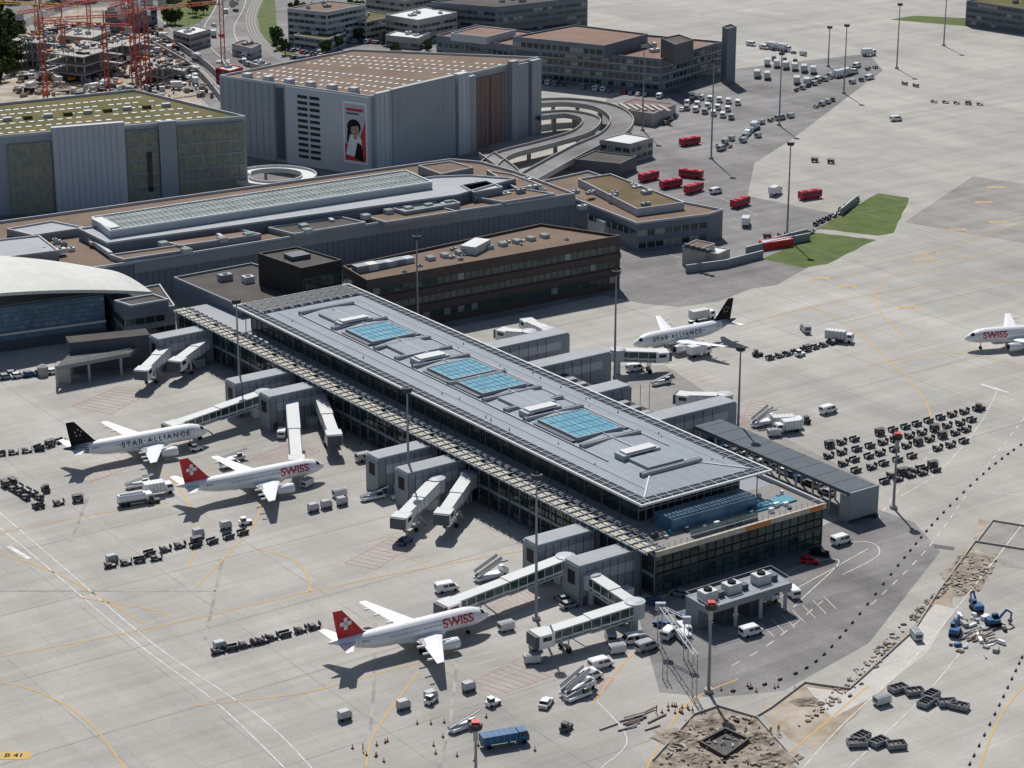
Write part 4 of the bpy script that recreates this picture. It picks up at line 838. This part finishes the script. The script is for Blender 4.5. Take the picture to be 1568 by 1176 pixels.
def row(k,u0,v0,u1,v1,sp=3.9,hd=None,skip=.0,jit=.15):
    p,q=P(u0,v0),P(u1,v1);L=hypot(q[0]-p[0],q[1]-p[1]);n=max(1,int(L/sp));a=degrees(atan2(q[1]-p[1],q[0]-p[0])) if hd is None else hd
    for i in range(n+1):
        if R.random()<skip:continue
        x=p[0]+(q[0]-p[0])*i/n;y=p[1]+(q[1]-p[1])*i/n
        kk=k if isinstance(k,str) else R.choice(k)
        inst(R.choice(PR[kk]),NM[kk],(x+R.uniform(-jit,jit),y+R.uniform(-jit,jit),.04),radians(a+R.uniform(-3,3)))
for r in((170,868,238,857),(230,850,300,832),(300,838,372,818),(332,1000,400,985),(395,985,480,962),(10,745,58,778),(20,742,72,770),(60,778,118,768),(0,697,60,690),(60,688,92,678),(1180,550,1290,524),(1355,740,1432,722),(1365,730,1430,716)):row('cart',*r,sp=3.1,skip=.05,jit=.25)
for r in((1250,690,1495,628),(1270,701,1488,645),(1290,712,1480,660),(1312,723,1475,678)):row('cart',*r,sp=4.1,skip=.05,jit=.25)
for u,v in((480,783),(500,778),(524,773),(346,810),(304,822),(528,1102),(618,1086),(718,1058),(820,995),(172,862),(337,995),(660,1072)):put('uld',u,v,35)
for u,v,h in((376,803,30),(70,752,120),(235,770,25),(1225,545,30),(755,1080,40),(1232,648,200),(867,1118,60),(610,765,200),(1160,545,10),(660,1076,60),(1500,628,30)):put('tug',u,v,h)
for k,u,v,h in(('van',684,905,25),('van',990,995,35),('van',1150,972,30),('van',1045,980,110),('van',968,985,200),('van',935,980,95),('van',903,1040,30),('car',836,1080,70),('car',1047,948,120),('van',1045,968,110),('car',1040,912,150),('car',985,985,40),('car',1000,925,150),('van',1288,832,35),('car',1240,862,-10),('car',1300,790,-10),('car',1330,790,-10),('van',1212,912,110),('car',1255,850,-15),
 ('van',1268,632,35),('van',1233,508,100),('van',1372,185,20),('car',1525,42,60),('van',972,568,30),('loader',1015,588,35),('truck',1285,523,-20),('truck',1142,345,80),('truck',1187,298,60),('van',1096,296,40),
 ('loader',888,1068,40),('loader',712,1115,40),('stairs',752,885,35),('stairs',885,1060,40),('tanker',208,772,25),('truck',243,757,25),('loader',215,745,30),('loader',574,764,30),('truck',1205,655,10),('stairs',1170,650,40),('gpu',1185,668,10),('truck',1205,662,200),
 ('btruck',772,1140,20),('gpu',1403,978,100),('truck',1330,85,20),('car',620,832,60),('car',872,930,30),('van',352,715,35),('loader',360,705,30),('truck',1070,545,30),('tug',1060,500,30),('truck',1075,490,30),('gpu',700,700,30),('van',432,668,90),('car',1090,945,20),('van',1098,938,20),('van',1125,930,20),('truck',1165,925,30),('gpu',1350,1078,30),('van',920,1022,30),('car',20,575,20),('car',860,920,120),
 ('exo',110,125,40),('exo',230,110,150),('exo',165,130,280),('gpu',520,760,30),('gpu',775,965,30),('tug',300,690,30),('gpu',470,745,60),('gpu',815,1015,10),('van',560,705,30),('gpu',945,1000,20),('car',1015,960,140),('van',1025,975,60)):
    put(k,u,v,h)
for u,v,h in((1462,972,70),(1495,935,100),(1522,958,20)):put('exc',u,v,h,.8)
for u,v,h in((1056,222,35),(993,276,45),(1027,287,35),(1058,272,-25),(1062,294,50),(1133,316,50),(1240,304,30)):put('bus',u,v,h)
for r,k in(((1052,160,1130,172),'van'),((1052,168,1120,182),'van'),((1060,150,1130,160),'van'),((1160,118,1235,130),'truck'),((1175,100,1245,112),'truck'),((1185,92,1250,100),'van')):row(k,*r,sp=4.4,hd=80,skip=.15)
for r in((1100,225,1120,215),(1135,215,1165,190),(1165,190,1210,180),(1220,140,1280,118),(1285,118,1340,105),(1235,130,1320,100),(1170,75,1230,85),(1150,70,1200,78),(1250,165,1275,155),(1305,128,1345,118),(1105,230,1160,210)):row(['cart','cart','truck','van','gpu'],*r,sp=5,skip=.12)
for r in((1385,130,1402,133),(1430,157,1500,161),(1248,248,1272,250)):row('cart',*r,sp=4)
for r in((1175,365,1240,358),(1250,345,1285,328),(1288,322,1312,308)):row('cart',*r,sp=4)
for r in((830,128,1010,150),(840,122,1000,138),(1015,130,1100,108),(1020,190,1045,170),(965,215,1000,235)):row(['car','van','car'],*r,sp=3.4,hd=70,skip=.25)
for k in range(13):
    u0=R.uniform(440,600);v0=34+k*7;row(['car','car','van'],u0-30 if k%2 else 450,v0,u0+60,v0+5,sp=3.2,hd=60,skip=.25)
for r in((560,55,660,64),(570,66,650,74),(600,40,700,48),(430,75,520,92),(620,30,700,38)):row(['car'],*r,sp=3.,hd=50,skip=.2)
for k in range(34):
    u,v=R.choice([(352,10),(335,45),(350,75),(400,112),(225,30),(268,80),(300,120),(365,-5),(372,92)]);put(R.choice(['car','car','van','truck']),u+R.uniform(-9,9),v+R.uniform(-12,12),R.uniform(90,130))
for k in range(20):put(R.choice(['truck','van','car']),R.uniform(40,320),R.uniform(60,140),R.uniform(0,180))
for k in range(24):put('car',1070+(k%16)*13+R.uniform(-2,2),662+(k%16)*6.2+(k//16)*9+R.uniform(-2,2),R.choice([-50,130]))
for k in range(5):put('car',10+k*18,580-k*2,30)
def skip_():
    b=MB();b.box(-1.8,1.8,-1.1,1.1,.1,.25,bwall)
    for a in((-1.8,1.8,-1.1,-1.),(-1.8,1.8,1.,1.1),(-1.8,-1.7,-1.,1.),(1.7,1.8,-1.,1.)):b.box(*a,.25,1.1,gpan)
    for k in range(4):b.box(-1.5+k*.95,-1.42+k*.95,-1.14,1.14,.3,1.05,dgrey)
    b.box(-1.4,1.2,-.8,.7,.26,.7,lug);return b.mesh('steel_skip')
sm=skip_()
for u,v in((1318,1132),(1345,1140),(1372,1145),(1375,1058),(1400,1063),(1425,1068),(1450,1080),(1468,1085),(1418,1080),(1312,1142)):inst(sm,'steel_skip',(*P(u,v),.04),radians(R.uniform(-30,50)))
b=MB()
for k in range(20):
    x,y=(P(R.uniform(890,1000),R.uniform(1100,1120)) if k<11 else P(R.uniform(1470,1510),R.uniform(965,990)));a=radians(R.uniform(25,45));l=R.uniform(3,6)
    b.beam((x,y,.2),(x+l*cos(a),y+l*sin(a),.2+.02*k),.3,.25,R.choice([wconc,bwall,rust,gpan]))
b.out('stacked_timber')
def barrier(px,sp=3.2):
    me=MB();me.box(-.5,.5,-.18,.18,0,.12,blk);me.prof([(-.5,.12),(-.45,.4),(.45,.4),(.5,.12)],.22,dgrey);me=me.mesh('road_barrier');q=cr([P(*p) for p in px],14);acc=0
    for i in range(len(q)-1):
        d=hypot(q[i+1][0]-q[i][0],q[i+1][1]-q[i][1]);acc+=d
        if acc>sp:acc=0;inst(me,'road_barrier',(*q[i],.04),atan2(q[i+1][1]-q[i][1],q[i+1][0]-q[i][0]))
barrier([(1568,678),(1510,722),(1440,790),(1380,860),(1300,960),(1240,1020),(1160,1052),(1095,1062)]);barrier([(1568,1000),(1530,1080),(1480,1180)],2.5)
co=MB();co.cyl((0,0,0),(0,0,.06),.3,.3,blk,8);co.cyl((0,0,.06),(0,0,.95),.14,.04,orange,8);co=co.mesh('traffic_cone')
for k in range(46):
    u,v=R.choice([(R.uniform(500,900),R.uniform(1095,1150)),(R.uniform(1000,1070),R.uniform(1080,1095)),(R.uniform(560,760),R.uniform(1140,1170)),(R.uniform(1100,1300),R.uniform(1050,1060))]);inst(co,'traffic_cone',(*P(u,v),.04))
# ground crew (one continuous skinned body each)
def worker(u,v,hd,st):
    J=[(0,0,.95),(0,0,1.2),(0,0,1.42),(.02,0,1.54),(.03,0,1.68),(0,.2,1.4),(.05,.27,1.13),(.2,.25,.92),(0,-.2,1.4),(-.05,-.27,1.13),(.08,-.26,.88),(0,.1,.88),(st*.18,.11,.48),(st*.1,.11,.06),(st*.1+.16,.11,.04),(0,-.1,.88),(-st*.1,-.11,.48),(-st*.3,-.11,.08),(-st*.3+.15,-.11,.04)]
    Ed=[(0,1),(1,2),(2,3),(3,4),(2,5),(5,6),(6,7),(2,8),(8,9),(9,10),(0,11),(11,12),(12,13),(13,14),(0,15),(15,16),(16,17),(17,18)]
    rd=[.15,.15,.15,.06,.11,.075,.05,.04,.075,.05,.04,.1,.07,.05,.045,.1,.07,.05,.045]
    me=bpy.data.meshes.new('worker');me.from_pydata(J,Ed,[]);me.materials.append(hiviz);me.materials.append(navy);me.materials.append(skin)
    o=inst(me,'ground_worker',(*P(u,v),.03),radians(hd));mo=o.modifiers.new('s','SKIN');mo.use_smooth_shade=True
    for i,x in enumerate(rd):o.data.skin_vertices[0].data[i].radius=(x,x)
    o.data.skin_vertices[0].data[0].use_root=True;o.modifiers.new('d','SUBSURF').levels=1
    bpy.context.view_layer.update();dg=bpy.context.evaluated_depsgraph_get();m2=bpy.data.meshes.new_from_object(o.evaluated_get(dg))
    o.modifiers.clear();o.data=m2
    if len(m2.materials)<3:
        m2.materials.clear()
        for q in(hiviz,navy,skin):m2.materials.append(q)
    for p_ in m2.polygons:p_.material_index=2 if p_.center.z>1.52 else (0 if p_.center.z>.9 else 1)
try:
    for a in((1005,1092,30,1),(1192,1122,120,.4),(556,1150,200,1),(1180,1125,300,.3),(700,985,50,.8),(470,735,10,.6),(1500,975,90,.5)):worker(*a)
except Exception as ex:print('worker',ex)
b=MB()
for px in([(1050,418),(1110,410),(1168,395)],[(1142,390),(1190,378),(1240,368)],[(1185,375),(1235,362)],[(1288,330),(1312,310)]):
    q=[P(*p) for p in px]
    for i in range(len(q)-1):b.beam((*q[i],1.2),(*q[i+1],1.2),.3,2.4,gpan);b.beam((*q[i],2.5),(*q[i+1],2.5),.5,.2,gpanL)
b.out('blast_fence')
b=bld([(1162,368),(1205,362),(1215,366),(1170,373)],2.4,redp,gpanL,.1);b.out('site_container')
# ---------- trees ----------
def tree(sd):
    r=random.Random(sd);b=MB();b.cyl((0,0,0),(.2,0,4),.35,.2,bark,7)
    for k in range(5):
        a=k*1.3;b.cyl((.1,0,2.5+k*.3),(2.2*cos(a),2.2*sin(a),5.5+r.random()*1.5),.14,.05,bark,5)
    cl=[(r.gauss(0,1.6),r.gauss(0,1.6),r.uniform(4,9.5),r.uniform(1.2,2.2)) for k in range(11)]
    for cx,cy,cz,cr_ in cl:
        for k in range(60):
            v=Vector((r.gauss(0,1),r.gauss(0,1),r.gauss(0,1))).normalized()*cr_*r.uniform(.6,1.05);c=Vector((cx,cy,cz))+v
            n=Vector((r.gauss(0,1),r.gauss(0,1),r.gauss(0,1))).normalized();t=n.orthogonal().normalized()*r.uniform(.25,.5);u=n.cross(t).normalized()*r.uniform(.25,.5)
            b.add([c-t-u,c+t-u,c+t+u,c-t+u],[(0,1,2,3)],leaf)
    return b.mesh('tree')
TR=[tree(k) for k in range(3)]
def trees(px,n,s=1.):
    for k in range(n):
        x,y=bil([P(*p) for p in px],R.random(),R.random());inst(R.choice(TR),'deciduous_tree',(x,y,0),R.uniform(0,6),scale=s*R.uniform(.7,1.25))
trees([(505,55),(545,58),(540,40),(505,38)],9,1.1);trees([(-30,140),(25,120),(35,30),(-20,20)],40);trees([(220,8),(330,4),(330,-8),(220,-6)],16);trees([(440,34),(600,30),(600,18),(440,22)],14,.8);trees([(0,15),(140,2),(140,-12),(0,-2)],20);trees([(640,50),(665,70),(660,30),(630,25)],8,.6);trees([(455,100),(560,60),(540,50),(440,90)],8,.6);trees([(575,100),(660,110),(660,70),(590,60)],8,.5);trees([(240,50),(262,40),(330,20),(300,5)],7,.7);trees([(405,80),(440,95),(435,70),(415,50)],6,.6)
# ---------- light ----------
sv=Vector((-.17,.985,0)).normalized()*cos(radians(50));sv.z=sin(radians(50))
l=bpy.data.lights.new('sun','SUN');l.energy=4.55;l.angle=radians(.5);l.color=(1,.965,.915);lo=bpy.data.objects.new('sun',l);col.objects.link(lo);lo.rotation_euler=sv.to_track_quat('Z','Y').to_euler();lo.location=(0,300,400)
w=bpy.data.worlds.new('World');sc.world=w;w.use_nodes=True;nt=w.node_tree;bg=nt.nodes['Background'];s=nt.nodes.new('ShaderNodeTexSky');s.sky_type='NISHITA';s.sun_disc=False;s.sun_elevation=radians(50);s.sun_rotation=atan2(sv.x,sv.y)%(2*pi)
nt.links.new(s.outputs[0],bg.inputs[0]);bg.inputs[1].default_value=.07
c=bpy.data.cameras.new('camera');co_=bpy.data.objects.new('camera',c);col.objects.link(co_);c.lens=F/1568*36;c.sensor_width=36;c.clip_end=20000;c.clip_start=1
co_.location=(0,0,H);co_.rotation_euler=(radians(90)-E,0,0);sc.camera=co_
sc.view_settings.view_transform='Standard';sc.view_settings.look='None';sc.view_settings.exposure=0
print('OBJECTS',len(bpy.data.objects))
